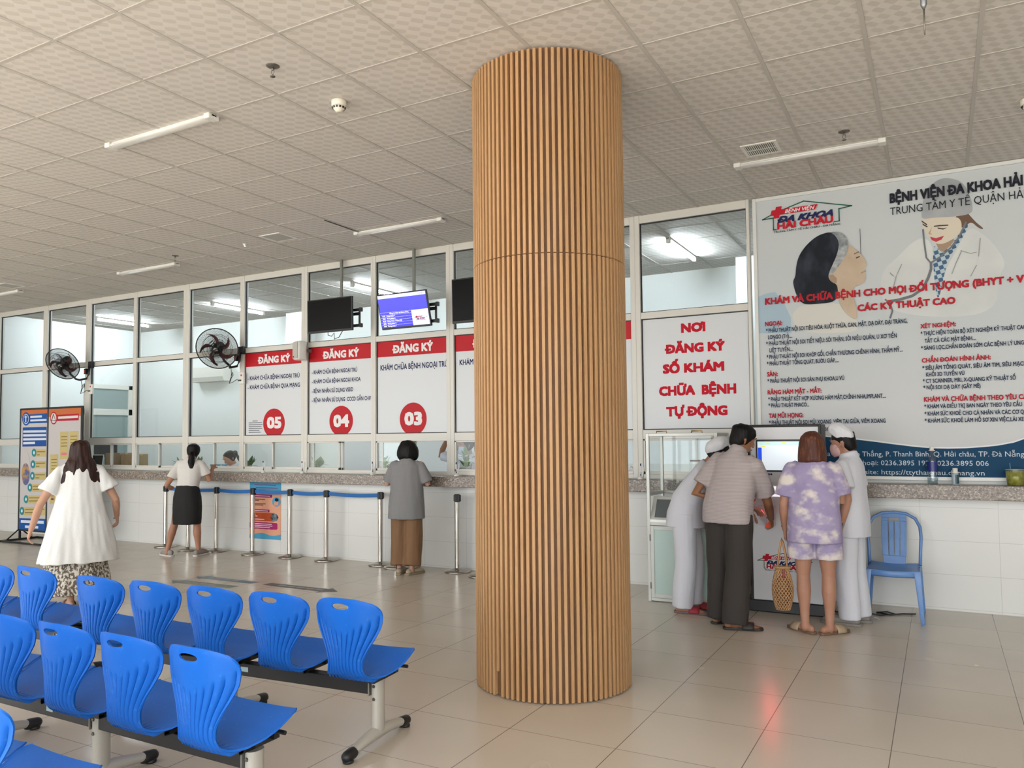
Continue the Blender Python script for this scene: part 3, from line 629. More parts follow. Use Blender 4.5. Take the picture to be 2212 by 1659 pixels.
# ------------------------------------------------------------------ arrow stickers on the floor
for lab, c_, pts in (('faded blue arrow sticker on the floor pointing left', '#56687c', [(-7.56, 6.3), (-7.40, 6.42), (-7.40, 6.36), (-6.62, 6.36), (-6.62, 6.24), (-7.40, 6.24), (-7.40, 6.19)]),
                     ('faded greenish arrow sticker on the floor, nearer the seats than the blue one', '#66695f', [(-7.6, 5.99), (-7.42, 6.12), (-7.42, 6.06), (-6.64, 6.08), (-6.64, 5.95), (-7.42, 5.92), (-7.42, 5.87)]),
                     ('faded dark arrow sticker on the floor pointing right towards the pillar', '#4b4549', [(-5.46, 6.31), (-5.64, 6.44), (-5.64, 6.38), (-6.46, 6.38), (-6.46, 6.25), (-5.64, 6.24), (-5.64, 6.18)])):
    cx = sum(p[0] for p in pts)/7; cy = sum(p[1] for p in pts)/7
    t = thing('floor_arrow', lab, 'floor sticker', (cx, cy, 0), 0, 'arrow stickers on the floor')
    b = B(); b.add([(x-cx, y-cy, .0012) for x, y in pts]+[(x-cx, y-cy, .0002) for x, y in pts], [tuple(range(7)), tuple(range(13, 6, -1))]+[(i, (i+1) % 7, (i+1) % 7+7, i+7) for i in range(7)]); b.build('sticker', mat('sticker'+c_, c_, .45, noise_=(12, '#8f8678', .55, .85)), t)
    for k in range(5):
        b = B(); b.box((-.3+k*.13+(.05 if 'right' not in lab else -.08), 0, .0016), (.1, .05, .0006)); b.build('faded_lettering', mat('faded_print', '#8c8a86', .5), t)

# ------------------------------------------------------------------ tall double signboard at the left
SX0, SX1, SXM, SY = -13.06, -11.45, -12.31, 7.4
t = thing('signboard', 'tall black framed double information board standing by the left counter', 'signboard', ((SX0+SX1)/2, SY, 0)); o = t.location.copy()
def loc(bb): bb.v = [(v[0]-o.x, v[1]-o.y, v[2]-o.z) for v in bb.v]; return bb
b = B()
for x in (SX0, SXM, SX1): b.bx(x-.02, x+.02, SY-.015, SY+.015, .155, 2.12)
for z in (.165, 2.105): b.bx(SX0, SX1, SY-.015, SY+.015, z-.016, z+.016)
loc(b).build('frame', blk, t, bevel=.003)
b = B()
for x in (SX0+.02, SX1-.02):
    b.bx(x-.018, x+.018, SY-.3, SY+.3, .001, .03); b.bx(x-.014, x+.014, SY-.014, SY+.014, .02, .16)
    for s_ in (-1, 1): b.tube([(x, SY+s_*.2, .025), (x, SY+s_*.02, .17)], .011, 6)
b.bx(SX0, SX1, SY-.3, SY-.272, .001, .028); b.bx(SX0, SX1, SY+.272, SY+.3, .001, .028)
loc(b).build('stand', blk, t)
Yp = SY-.012
def sp(px, py): q = ony(10+px/5.026, 860+py/5.026, SY); return (q[0], q[2])      # points of the printed panels
def panel(nm, xa, xb, hd):
    b = B(); b.prism(rect(xa, xb, .18, 2.09), Yp, Yp+.008); p = loc(b).build(nm, mat('board_print_grey', '#b8b4b4', .5), t)
    b = B(); b.flat(rect(xa, xb, 1.965, 2.09), Yp-.0013); loc(b).build('orange_band', mat('board_orange', '#b5663c', .5), p)
    return p
pa = panel('left_panel', SX0+.02, SXM-.02, 0); pb = panel('right_panel', SXM+.02, SX1-.02, 1)
bl_, rd_ = mat('board_blue', '#1f4f92', .5), mat('board_red', '#a81f33', .5)
def piece(nm, m_, par, *pts, k=.0026):
    b = B(); b.flat([sp(*p) for p in pts], Yp-k); return loc(b).build(nm, m_, par)
def circ(nm, m_, par, cx, cy, rx, ry, k=.004):
    b = B(); b.flat([sp(cx+rx*math.cos(2*PI*i/28), cy+ry*math.sin(2*PI*i/28)) for i in range(28)], Yp-k); return loc(b).build(nm, m_, par)
piece('blue_title', bl_, pa, (270, 178), (470, 165), (470, 268), (270, 275)); circ('round_emblem', bl_, pa, 243, 226, 42, 72); circ('emblem_ring', mat('board_pale', '#c9d3e0', .5), pa, 243, 226, 31, 54, .0054); circ('emblem_core', bl_, pa, 243, 226, 27, 47, .0068); piece('emblem_mark', MATS['board_pale'], pa, (238, 190), (248, 190), (248, 262), (238, 262), k=.0082); piece('emblem_mark', MATS['board_pale'], pa, (228, 200), (258, 200), (258, 210), (228, 210), k=.0084)
piece('blue_text_box', bl_, pa, (207, 318), (466, 312), (462, 522), (203, 526)); piece('blue_footer', bl_, pa, (165, 1300), (452, 1312), (448, 1446), (160, 1424))
for k, (a, y0, y1) in enumerate(((330, 550, 635), (318, 675, 762), (312, 800, 887), (285, 925, 1015), (243, 1050, 1143), (198, 1175, 1272))):
    piece('yellow_strip', mat('board_straw', '#b6a673', .55), pa, (a, y0+8), (460-k*2, y0+6), (458-k*2, y1), (a, y1)); circ('teal_disc', mat('board_teal', '#2f7f86', .5), pa, a, (y0+y1)/2, 25, 44)
    circ('disc_symbol', MATS['board_pale'], pa, a, (y0+y1)/2, 9, 18, .0054)
    for q in range(2): piece('print_line', mat('board_ink', '#7b6c3f', .5), pa, (a+32, y0+27+q*34), (450-k*2-q*60, y0+26+q*34), (450-k*2-q*60, y0+36+q*34), (a+32, y0+37+q*34), k=.0042)
circ('oval_picture', mat('board_lilac', '#9fa6c4', .5), pa, 240, 765, 50, 185, .0026); circ('oval_ground', MATS['board_print_grey'], pa, 240, 750, 45, 172, .0034)
circ('pictured_people', mat('board_people', '#5b5f86', .5, noise_=(9, '#b08a52', .45, .6)), pa, 239, 825, 43, 120, .0044)
for q in range(4): piece('text_row', MATS['board_pale'], pa, (212, 352+q*42), (460-(q == 3)*120, 348+q*42), (460-(q == 3)*120, 372+q*42), (212, 376+q*42), k=.0042)
piece('text_row', MATS['board_pale'], pa, (290, 194), (415, 188), (415, 210), (290, 216), k=.0042); piece('text_row', MATS['board_pale'], pa, (290, 234), (465, 226), (465, 248), (290, 254), k=.0042)
piece('text_row', MATS['board_pale'], pa, (188, 1322), (435, 1332), (435, 1364), (186, 1352), k=.0042); piece('text_row', MATS['board_pale'], pa, (232, 1380), (375, 1388), (375, 1416), (232, 1408), k=.0042)
piece('red_title', rd_, pb, (565, 182), (815, 168), (813, 240), (565, 250)); circ('warning_disc', rd_, pb, 543, 217, 37, 68); circ('warning_field', mat('board_white', '#cfc8c8', .5), pb, 543, 217, 29, 55, .0054)
for a, e in (((543, 172), (520, 250)), ((543, 172), (566, 250)), ((520, 246), (566, 246))): piece('warning_mark', mat('board_brown', '#5b4742', .5), pb, (a[0]-3, a[1]-3), (a[0]+3, a[1]+3), (e[0]+3, e[1]+4), (e[0]-3, e[1]-4), k=.0068)
piece('text_row', MATS['board_white'], pb, (592, 200), (806, 188), (806, 214), (592, 226), k=.0042)
for q, (a, e, y0, y1) in enumerate(((612, 702, 365, 665), (714, 812, 360, 640), (505, 590, 612, 905), (502, 560, 940, 1150))):
    piece('yellow_card', MATS['board_straw'], pb, (a, y0), (e, y0-4), (e-4, y1-6), (a-2, y1))
    for r_ in range(4): piece('print_line', MATS['board_ink'], pb, (a+12, y0+50+r_*34), (e-14, y0+48+r_*34), (e-14, y0+57+r_*34), (a+12, y0+59+r_*34), k=.0042)
    piece('pink_tab', mat('board_pink', '#c8707c', .5), pb, (a+14, y1-72), (e-20, y1-74), (e-20, y1-46), (a+14, y1-44), k=.0042)

# ------------------------------------------------------------------ the big hospital banner
BX0, BX1, BZ0, BZ1 = -1.572, 2.3, 1.142, 3.925
t = thing('hospital_banner', 'huge framed hospital banner with two women pictured and a blue address band', 'banner', (BX0, WY, BZ0)); o = t.location.copy()
def loc(bb): bb.v = [(v[0]-o.x, v[1]-o.y, v[2]-o.z) for v in bb.v]; return bb
alu = mat('white_aluminium', '#dcdcd8', .3)
b = B(); w_ = .034
b.bx(BX0, BX0+w_, WY-.032, WY-.001, BZ0, BZ1); b.bx(BX1-w_, BX1, WY-.032, WY-.001, BZ0, BZ1); b.bx(BX0+w_, BX1-w_, WY-.032, WY-.001, BZ1-w_, BZ1); b.bx(BX0+w_, BX1-w_, WY-.032, WY-.001, BZ0, BZ0+w_); loc(b).build('frame', alu, t, bevel=.004)
BY = WY-.016
mbn = mat('banner_print', '#c3c7c8', .35); n = NB(mbn); X_, Y_, Z_ = n.xyz()
mr = n.n('MapRange'); n.put(mr.inputs[0], Z_); mr.inputs[1].default_value = 1.4; mr.inputs[2].default_value = .2
n.col(n.mix(mr.outputs[0], '#bec3c5', '#c9cacb'))
b = B(); b.bx(BX0+w_-.003, BX1-w_+.003, BY, WY-.001, BZ0+w_-.003, BZ1-w_+.003); loc(b).build('panel', mbn, t)
def p3(x, y): return (1620+x/3.7365, 340+y/3.7365)
def p4(x, y): return (1620+x/3.7365, 680+y/3.7365)
lay = [0]
def art(nm, m_, pts, cr=p3, smooth=True):
    for _ in range(2 if len(pts) > 7 and 'strip' not in nm and smooth else 0): pts = [((1-t)*a[0]+t*c[0], (1-t)*a[1]+t*c[1]) for a, c in zip(pts, pts[1:]+pts[:1]) for t in (.25, .75)]
    lay[0] += 1; b = B(); k = BY-.0004*lay[0]; q = wp(k, *[cr(*p) for p in pts]); b.prism(q, k, k+.0003); return loc(b).build(nm, m_, pic)
pic = B(); pic.bx(BX0+.04, .95, BY-.0003, BY, 1.5, 3.86); pic = loc(pic).build('printed_picture', mbn, t)
hair_b = mat('print_hair_black', '#1c1f26', .4, noise_=(7, '#353a45', .45, .7, (1, 1, .5))); hair_g = mat('print_hair_grey', '#70757a', .4, noise_=(16, '#a9adae', .35, .65)); skin_p = mat('print_skin', '#bcab98', .4, noise_=(3, '#ae9a84', .4, .7)); skin_d = mat('print_skin_pale', '#cfc5b4', .4)
coat_p = mat('print_coat', '#cfd1cf', .4, noise_=(2.2, '#bfc3c3', .35, .7)); blou = mat('print_blouse', '#cbcac3', .4); blu_p = mat('print_blue', '#9fb4c2', .4)
art('pictured_chair', blu_p, [(55, 1130), (130, 1100), (200, 1085), (262, 1150), (330, 1290), (335, 1420), (60, 1420)])
art('pictured_blouse', blou, [(430, 1195), (560, 1165), (720, 1180), (800, 1215), (840, 1260), (870, 1330), (862, 1420), (400, 1420), (330, 1290), (380, 1215)])
art('pictured_coat', coat_p, [(1300, 690), (1400, 640), (1475, 700), (1480, 900), (1505, 1130), (1530, 1130), (1580, 900), (1650, 780), (1760, 560), (1860, 600), (1960, 690), (2040, 800), (2060, 870), (2010, 960), (1985, 1250), (1540, 1300), (1100, 1240), (1045, 1040), (1080, 900), (1190, 810)])
art('pictured_neck', mat('print_skin_shade', '#9c8673', .4), [(1500, 690), (1640, 640), (1650, 690), (1560, 770), (1530, 760)])
pld = mat('print_plaid', '#3a5878', .4); n = NB(pld); X_, Y_, Z_ = n.xyz()
ch = n.n('TexChecker'); ch.inputs['Scale'].default_value = 28; ch.inputs[1].default_value = (*lin('#aebfc8'), 1); ch.inputs[2].default_value = (*lin('#46607c'), 1); mp_ = n.n('Mapping'); mp_.inputs['Rotation'].default_value = (0, .25, 0); n.nt.links.new(n.tc.outputs['Object'], mp_.inputs[0]); n.nt.links.new(mp_.outputs[0], ch.inputs[0])
n.col(n.mix(n.math('LESS_THAN', Z_, 1.85), ch.outputs[0], '#5d4250') if False else ch.outputs[0])
art('pictured_shirt', pld, [(1475, 700), (1525, 745), (1560, 770), (1640, 690), (1750, 520), (1765, 560), (1690, 700), (1600, 810), (1580, 900), (1550, 1020), (1530, 1130), (1505, 1130), (1480, 900)])
art('pictured_hair', mat('print_hair_brown', '#6a5344', .4), [(1640, 470), (1760, 450), (1775, 470), (1830, 530), (1895, 580), (1850, 575), (1790, 520), (1755, 540), (1700, 580)])
art('pictured_face', skin_d, [(1385, 500), (1500, 485), (1660, 478), (1700, 500), (1712, 560), (1690, 620), (1640, 660), (1560, 700), (1500, 697), (1450, 655), (1415, 600), (1388, 540)])
art('pictured_cap', mat('print_cap', '#a3a6a8', .4, noise_=(4, '#8f9396', .35, .7)), [(1420, 260), (1480, 205), (1530, 175), (1590, 165), (1680, 180), (1740, 230), (1780, 320), (1800, 400), (1790, 455), (1660, 478), (1500, 485), (1388, 500), (1384, 460), (1390, 380)])
lipm = mat('print_lips', '#b0424f', .4); dkp = mat('print_dark_line', '#4a4346', .4)
art('pictured_lips', lipm, [(1453, 640), (1500, 652), (1568, 632), (1545, 664), (1502, 682), (1468, 668)])
for p in ([(1386, 508), (1432, 540), (1426, 548), (1386, 520)], [(1484, 552), (1530, 545), (1602, 542), (1600, 552), (1530, 556), (1486, 561)], [(1392, 532), (1436, 558), (1430, 566), (1395, 546)], [(1510, 566), (1560, 572), (1592, 566), (1560, 583), (1520, 577)]): art('pictured_brow', dkp, p)
art('pictured_nose', mat('print_skin_line', '#b49a80', .4), [(1470, 560), (1440, 612), (1452, 624), (1474, 618), (1456, 610)])
stm = mat('print_stethoscope', '#6d7175', .4)
def strip(nm, m_, pts, w_):
    L, R = [], []
    for i, p in enumerate(pts):
        a, c = pts[max(i-1, 0)], pts[min(i+1, len(pts)-1)]; d = Vector((c[0]-a[0], c[1]-a[1])).normalized()*w_
        L.append((p[0]-d.y, p[1]+d.x)); R.append((p[0]+d.y, p[1]-d.x))
    return art(nm, m_, L+R[::-1], p3, False)
strip('pictured_tube', stm, [(1396, 580), (1406, 680), (1414, 740), (1424, 810), (1460, 852)], 7); strip('pictured_tube', stm, [(1745, 520), (1690, 640), (1620, 730), (1540, 800), (1462, 850)], 7)
strip('pictured_tube', stm, [(1462, 850), (1462, 900), (1440, 970), (1396, 1060), (1310, 1118), (1200, 1150), (1100, 1165)], 11); strip('pictured_tube', stm, [(1090, 1145), (1135, 1185), (1150, 1240), (1130, 1300)], 7)
for p in ([(1710, 750), (1660, 860), (1630, 940)], [(1860, 650), (1845, 800)], [(1830, 870), (1780, 960)], [(1130, 930), (1160, 960)], [(1225, 860), (1180, 960), (1150, 1080)], [(1700, 752), (1780, 775), (1830, 765)]): strip('pictured_fold', mat('print_fold', '#8f9394', .4), p, 3)
art('pictured_face', skin_p, [(790, 690), (850, 740), (890, 770), (915, 800), (935, 835), (948, 865), (930, 880), (918, 893), (935, 905), (925, 918), (928, 940), (938, 970), (920, 1010), (870, 1035), (830, 1050), (835, 1130), (860, 1210), (866, 1320), (800, 1280), (720, 1190), (700, 1020), (650, 1000), (630, 960), (660, 930), (700, 900), (745, 830), (780, 770)])
art('pictured_hair', hair_b, [(640, 600), (560, 625), (500, 665), (440, 725), (392, 800), (372, 880), (368, 960), (345, 1000), (358, 1060), (375, 1110), (400, 1160), (450, 1190), (560, 1180), (660, 1172), (706, 1135), (712, 1080), (702, 1022), (652, 1004), (628, 962), (650, 900), (690, 840), (720, 760), (732, 680), (712, 620)])
art('pictured_hair', hair_g, [(640, 600), (720, 600), (775, 630), (800, 700), (788, 770), (750, 830), (700, 900), (665, 945), (635, 935), (670, 860), (705, 780), (722, 690), (690, 630)])
art('pictured_ear', mat('print_skin_shade', '#9c8673', .4), [(640, 950), (670, 945), (700, 975), (700, 1015), (675, 1015), (645, 990)])
strip('pictured_brow', mat('print_grey_line', '#6e665f', .4), [(840, 780), (880, 762)], 4); strip('pictured_eye', dkp, [(856, 812), (886, 800)], 5); strip('pictured_mouth', mat('print_skin_shade', '#9c8673', .4), [(895, 935), (935, 915)], 4); strip('pictured_pole', dkp, [(888, 575), (895, 780)], 2)
# address band
art_top = [(60, 925), (250, 940), (450, 962), (600, 982), (760, 995), (880, 1008), (1000, 1022), (1150, 1042), (1300, 1060), (1400, 1070), (1480, 1076), (1600, 1078), (1750, 1075), (1880, 1066), (2000, 1054), (2130, 1030), (2230, 995), (2400, 930), (2600, 850)]
q = wp(BY, *[p4(*p) for p in art_top]); b = B(); zb = BZ0+w_
for (xa, za), (xb, zb2) in zip(q, q[1:]): b.prism([(xa, zb), (xb, zb), (xb, zb2), (xa, za)], BY-.0115, BY-.0105)
xe, ze = q[-1]
if xe < BX1-w_: b.prism([(xe, zb), (BX1-w_, zb), (BX1-w_, ze+.2), (xe, ze)], BY-.0115, BY-.0105)
loc(b).build('blue_band', mat('banner_blue', '#16405f', .35), t)
b = B()
for (xa, za), (xb, zb2) in zip(q, q[1:]): b.prism([(xa, za-.002), (xb, zb2-.002), (xb, zb2+.011), (xa, za+.011)], BY-.0117, BY-.0107)
loc(b).build('white_curve', WPR, t)
TY = BY-.0125
def T(m_, s_, p0, p1, hp, bold, cr, ref=None, shear=0):
    b = B(); wtext(b, s_, cr(*p0), cr(*p1), hp/3.7365, TY, bold, shear, ref); return loc(b).build('lettering', m_, t)
HD = mat('banner_black', '#22232c', .4); BRD = mat('banner_red', '#a8232f', .4); BNV = mat('banner_navy', '#26344c', .4); BWH = mat('banner_white', '#c9d2da', .4)
T(HD, 'BỆNH VIỆN ĐA KHOA HẢI CHÂU', (1128, 355), (2205, 232), 70, .05, p3, 'BỆNH VIỆN ĐA KHOA HẢI'); T(HD, 'TRUNG TÂM Y TẾ QUẬN HẢI CHÂU', (1132, 465), (2208, 328), 60, 0, p3, 'TRUNG TÂM Y TẾ QUẬN HẢ')
T(BRD, 'KHÁM VÀ CHỮA BỆNH CHO MỌI ĐỐI TƯỢNG (BHYT + V', (122, 1188), (2215, 1005), 48, .045, p3); T(BRD, 'CÁC KỸ THUẬT CAO', (868, 1238), (1660, 1180), 48, .045, p3)
for s_, p0, p1 in (('NGOẠI:', (122, 90), (262, 83)), ('SẢN:', (138, 497), (225, 494)), ('RĂNG HÀM MẶT - MẮT:', (143, 642), (578, 630)), ('TAI MŨI HỌNG:', (152, 830), (432, 828)), ('XÉT NGHIỆM:', (1376, 108), (1662, 92)), ('CHẨN ĐOÁN HÌNH ẢNH:', (1388, 384), (1944, 360))): T(BRD, s_, p0, p1, 33, .035, p4)
T(BRD, 'KHÁM VÀ CHỮA BỆNH THEO YÊU CẦU', (1405, 700), (2205, 680), 35, .035, p4, 'KHÁM VÀ CHỮA BỆNH THEO YÊU C')
for s_, p0, p1, *rf in (('* PHẪU THUẬT NỘI SOI TIÊU HÓA: RUỘT THỪA, GAN, MẬT, DẠ DÀY, ĐẠI TRÀNG,', (130, 142), (1272, 68)), ('LONGO (Trĩ)....', (146, 195), (342, 186)), ('* PHẪU THUẬT NỘI SOI TIẾT NIỆU: SỎI THẬN, SỎI NIỆU QUẢN, U XƠ TIỀN', (132, 248), (1186, 185)), ('LIỆT TUYẾN....', (158, 302), (348, 292)),
        ('* PHẪU THUẬT NỘI SOI KHỚP GỐI, CHẤN THƯƠNG CHỈNH HÌNH, THẨM MỸ....', (136, 355), (1236, 298)), ('* PHẪU THUẬT TỔNG QUÁT, BƯỚU GIÁP.....', (138, 408), (718, 384)), ('* PHẪU THUẬT NỘI SOI SẢN PHỤ KHOA,U VÚ', (142, 549), (762, 528)), ('* PHẪU THUẬT KẾT HỢP XƯƠNG HÀM MẶT,CHỈNH NHA,IMPLANT....', (148, 695), (1098, 672)), ('* PHẪU THUẬT PHACO...', (150, 747), (478, 740)),
        ('* PHẪU THUẬT NỘI SOI MŨI XOANG, VIÊM TAI GIỮA, VIÊM XOANG', (155, 882), (1096, 875)), ('AMIDAN', (540, 940), (664, 938)), ('* THỰC HIỆN TOÀN BỘ XÉT NGHIỆM KỸ THUẬT CAO', (1378, 165), (2205, 118), '* THỰC HIỆN TOÀN BỘ XÉT NGHIỆM KỸ THUẬT CA'), ('TẤT CẢ CÁC MẶT BỆNH....', (1410, 223), (1826, 205)), ('* SÀNG LỌC,CHẨN ĐOÁN SỚM CÁC BỆNH LÝ UNG', (1382, 284), (2212, 240)),
        ('* SIÊU ÂM TỔNG QUÁT, SIÊU ÂM TIM, SIÊU MẠCH', (1392, 444), (2208, 410), '* SIÊU ÂM TỔNG QUÁT, SIÊU ÂM TIM, SIÊU MẠC'), ('KHỐI 3D TUYẾN VÚ', (1422, 497), (1732, 486)), ('* CT SCANNER, MRI, X-QUANG KỸ THUẬT SỐ', (1396, 550), (2146, 524)), ('* NỘI SOI DẠ DÀY (GÂY MÊ)', (1400, 602), (1862, 590)), ('* KHÁM VÀ ĐIỀU TRỊ BAN NGÀY THEO YÊU CẦU', (1408, 755), (2198, 738)),
        ('* KHÁM SỨC KHOẺ CHO CÁ NHÂN VÀ CÁC CƠ QUAN', (1410, 812), (2212, 800), '* KHÁM SỨC KHOẺ CHO CÁ NHÂN VÀ CÁC CƠ Q'), ('* KHÁM SỨC KHOẺ LÀM HỒ SƠ XIN VIỆC,LÁI XE', (1412, 868), (2212, 860))): T(BNV, s_, p0, p1, 31, .03, p4, (rf or [None])[0])
T(BWH, 'ao Thắng, P. Thanh Bình, Q. Hải châu, TP. Đà Nẵng', (832, 1140), (2215, 1147), 38, 0, p4); T(BWH, 'Địa chỉ: C', (560, 1138), (815, 1140), 38, 0, p4)
T(BWH, 'Điện thoại: 0236.3895 192 - 0236.3895 006', (742, 1211), (1928, 1220), 37, 0, p4); T(BWH, 'Website: https://ttythaichau.danang.vn', (790, 1285), (1895, 1297), 37, 0, p4)
L0 = ony(*p3(102, 492), TY); L1 = ony(*p3(818, 387), TY); LB = ony(*p3(192, 612), TY)
LW = L1[0]-L0[0]; logo(lambda u, q, v: (L0[0]+u*LW-o.x, TY-q-o.y, LB[2]+v*LW*1.0-o.z), t)
# ------------------------------------------------------------------ self-service kiosk
kx0, kx1, ky, kz = -1.525, -.9, 7.3, 1.655
kw = mat('kiosk_white', '#d3d3d6', .35); KC = (kx0+kx1)/2
t = thing('kiosk', 'white self service kiosk with black frame and screen against the tiled wall', 'kiosk', (KC, ky, 0)); W2 = (kx1-kx0)/2
b = B(); b.bx(-W2+.022, W2-.022, .0, .28, .1, kz-.022); b.build('body', kw, t, bevel=.006)
b = B(); b.bx(-W2, -W2+.024, -.006, .3, .09, kz); b.bx(W2-.024, W2, -.006, .3, .09, kz); b.bx(-W2+.024, W2-.024, -.006, .3, kz-.024, kz); b.bx(-W2+.024, W2-.024, .276, .3, .1, kz-.024); b.build('black_frame', blk, t, bevel=.008)
b = B(); b.prism([(-.03, .002), (.33, .002), (.31, .1), (-.01, .1)], -W2-.02, W2+.02, lambda x, y, z: (y, x, z)); b.build('plinth', blk, t, bevel=.008)
def kp(px, py): q = ony(px, py, ky); return q[0]-KC, q[2]
def kr(px0, py0, px1, py1): a, c = kp(px0, py0), kp(px1, py1); return rect(a[0], c[0], c[1], a[1])
b = B(); b.flat(rect(-W2+.075, W2-.05, 1.235, 1.522), -.008); bez = b.build('bezel', blk, t)
b = B(); b.flat(rect(-W2+.089, W2-.064, 1.25, 1.505), -.0095); scn = b.build('screen', mat('kiosk_screen', '#dfe7ee', .2, emit='#dbe6ee', es=.5), bez)
b = B(); b.flat(rect(-W2+.089, W2-.064, 1.47, 1.505), -.011); b.build('screen_banner', mat('kiosk_screen_teal', '#bcd7d6', .2, emit='#b6d6d4', es=.6), scn)
b = B(); b.flat(rect(-W2+.092, -W2+.125, 1.33, 1.45), -.011); b.build('blue_menu', mat('kiosk_screen_blue', '#2a4fd0', .2, emit='#2448d8', es=.6), scn)
for dx, dz in ((.16, 1.488), (.30, 1.494), (.12, 1.462)):
    b = B(); b.flat(rect(-W2+dx, -W2+dx+.035, dz-.006, dz+.006), -.0123); b.build('yellow_mark', mat('kiosk_screen_yellow', '#e0d46a', .2, emit='#d8cc58', es=.6), scn)
for k in range(5):
    b = B(); c = kp(1646+k*5, 1024.5); b.flat(disc(c[0], c[1], .009, .009, 10), -.002); b.build('status_icon', NAVY, t)
b = B(); b.flat(kr(1647, 1050, 1725, 1074), -.004); lp = b.build('lit_name_panel', mat('lit_panel', '#f4f0f4', .3, emit='#f6f2f6', es=.7), t)
b = B(); c = kp(1668, 1066); text(b, 'KIOSK', c[0], c[0]+.085, c[1], .022, -.0058, .03); b.build('lettering', mat('panel_lilac', '#8f86b4', .4), lp)
b = B(); c = kp(1650, 1068); b.flat(rect(c[0], c[0]+.04, c[1], c[1]+.04), -.0056); b.build('pink_mark', mat('panel_pink', '#cf7fae', .4), lp)
b = B(); b.flat(kr(1637, 1090, 1676, 1136), -.002); sl = b.build('printer_plate', mat('plate_white', '#c3c3c8', .3), t)
b = B(); b.flat(kr(1659, 1094, 1668, 1104), -.005); b.build('slot', blk, sl)
b = B(); c = kr(1692, 1090, 1698, 1150); b.flat(c, -.004); b.build('card_reader', mat('reader_dark', '#2c2426', .4), t)
A, E_ = kp(1636, 1204), kp(1727, 1238)
logo(lambda u, q, v: (A[0]+u*.46, -.0015-q, .362+v*.46), t)
g = bpy.data.lights.new('scanner_glow', 'SPOT'); g.energy = 3; g.color = (1, .06, .08); g.spot_size = 1.6; g.shadow_soft_size = .02
g = bpy.data.objects.new('scanner_glow', g); C.objects.link(g); g.parent = t; g.location = (-.165, -.035, .9); g.rotation_euler = (PI/2-.5, 0, PI)
b = B(); b.tube([(.28, .2, .02), (.42, .2, .008), (.55, .3, .007), (.72, .25, .007), (.82, .35, .007), (.76, .42, .007), (.68, .36, .007), (.78, .3, .007), (.88, .38, .008), (.98, .42, .008)], .006, 6); b.build('power_cable', blk, t, smooth=True)

# ------------------------------------------------------------------ aluminium showcase left of the kiosk
cx0, cx1, cy0, cy1, cz = -2.475, -1.79, 7.28, 7.74, 1.59
alw = mat('showcase_aluminium', '#c9cbc6', .3, .15); frost = mat('frosted_glass', '#b4cac4', .35, spec=.6)
t = thing('showcase', 'white aluminium showcase with frosted lower door, standing left of the kiosk', 'cabinet', ((cx0+cx1)/2, cy0, 0)); hw = (cx1-cx0)/2; dp = cy1-cy0
b = B(); s_ = .03
for x in (-hw, hw-s_):
    for y in (0, dp-s_): b.bx(x, x+s_, y, y+s_, .0, cz)
for z in (cz-s_, .99, .715, .005):
    b.bx(-hw+s_, hw-s_, dp-s_, dp, z, z+s_)
    for x in (-hw, hw-s_): b.bx(x, x+s_, s_, dp-s_, z, z+s_)
b.bx(-hw+s_, hw-s_, 0, s_, cz-s_, cz); b.bx(-hw+s_, hw-s_, 0, s_, .715, .745); b.bx(-hw+s_, hw-s_, 0, s_, .005, .035); b.build('frame', alw, t, bevel=.004)
b = B()
for x in (-hw+.012, hw-.018): b.bx(x, x+.006, s_, dp-s_, 1.02, cz-s_)
b.bx(-hw+s_, hw-s_, dp-.018, dp-.012, 1.02, cz-s_)
for k, (xa, xb, ya, yb) in enumerate(((-hw+.012, -hw+.018, s_, dp-s_), (hw-.018, hw-.012, s_, dp-s_), (-hw+s_, hw-s_, dp-.018, dp-.012))):
    g = B(); g.bx(xa, xb, ya, yb, 1.02, cz-s_); g.build('glass_panel', gl, t)
b = B(); b.bx(-hw+s_, hw-s_, s_, dp-s_, cz-.012, cz-.006); b.build('roof_panel', alw, t)
b = B(); b.prism([(0, .745), (.004, .77), (.12, .985), (.15, .985), (.15, .745)], -hw+s_, hw-s_, lambda x, y, z: (y, x, z)); slp = b.build('sloped_front', alw, t)
def sf(x, y, z): f = (z-.77)/.215; return (x, .004+f*.116-y*.88, z+y*.3)
b = B(); b.prism(rect(-hw+.07, -hw+.21, .79, .955), .001, .004, sf); b.build('tinted_window', mat('tinted_glass', '#5d6466', .15), slp)
b = B(); b.prism(rect(-hw+.225, hw-.06, .785, .97), .001, .003, sf); nt_ = b.build('paper_notice', mat('notice_paper', '#d3d4d6', .6), slp)
for k, s2 in enumerate(('THÔNG BÁO', '- GIÁ SỔ KHÁM BỆNH', 'VUI LÒNG NHẬN SỐ', 'GHẾ CHỜ THEO THỨ TỰ', 'ĐẾN PHIÊN KHÁM', 'VIÊN HƯỚNG DẪN', '- VUI LÒNG CHUẨN', 'BỊ SỐ THỨ TỰ')):
    b = B(); text(b, s2, -hw+(.34 if not k else .24), -hw+(.46 if not k else .52), .953-.0215*k, .012, .0036, .015, 0, lambda x, y, z: sf(x, .0036+(.0036-y), z)); b.build('notice_lettering', DKP, nt_)
b = B(); w_ = .038
b.bx(-hw+s_+.004, -hw+s_+w_, -.012, .014, .038, .712); b.bx(hw-s_-w_, hw-s_-.004, -.012, .014, .038, .712); b.bx(-hw+s_+w_, hw-s_-w_, -.012, .014, .038, .038+w_); b.bx(-hw+s_+w_, hw-s_-w_, -.012, .014, .712-w_, .712); d = b.build('door', alw, t, bevel=.003)
b = B(); b.bx(-hw+s_+w_, hw-s_-w_, -.004, .004, .038+w_, .712-w_); b.build('frosted_pane', frost, d)
b = B()
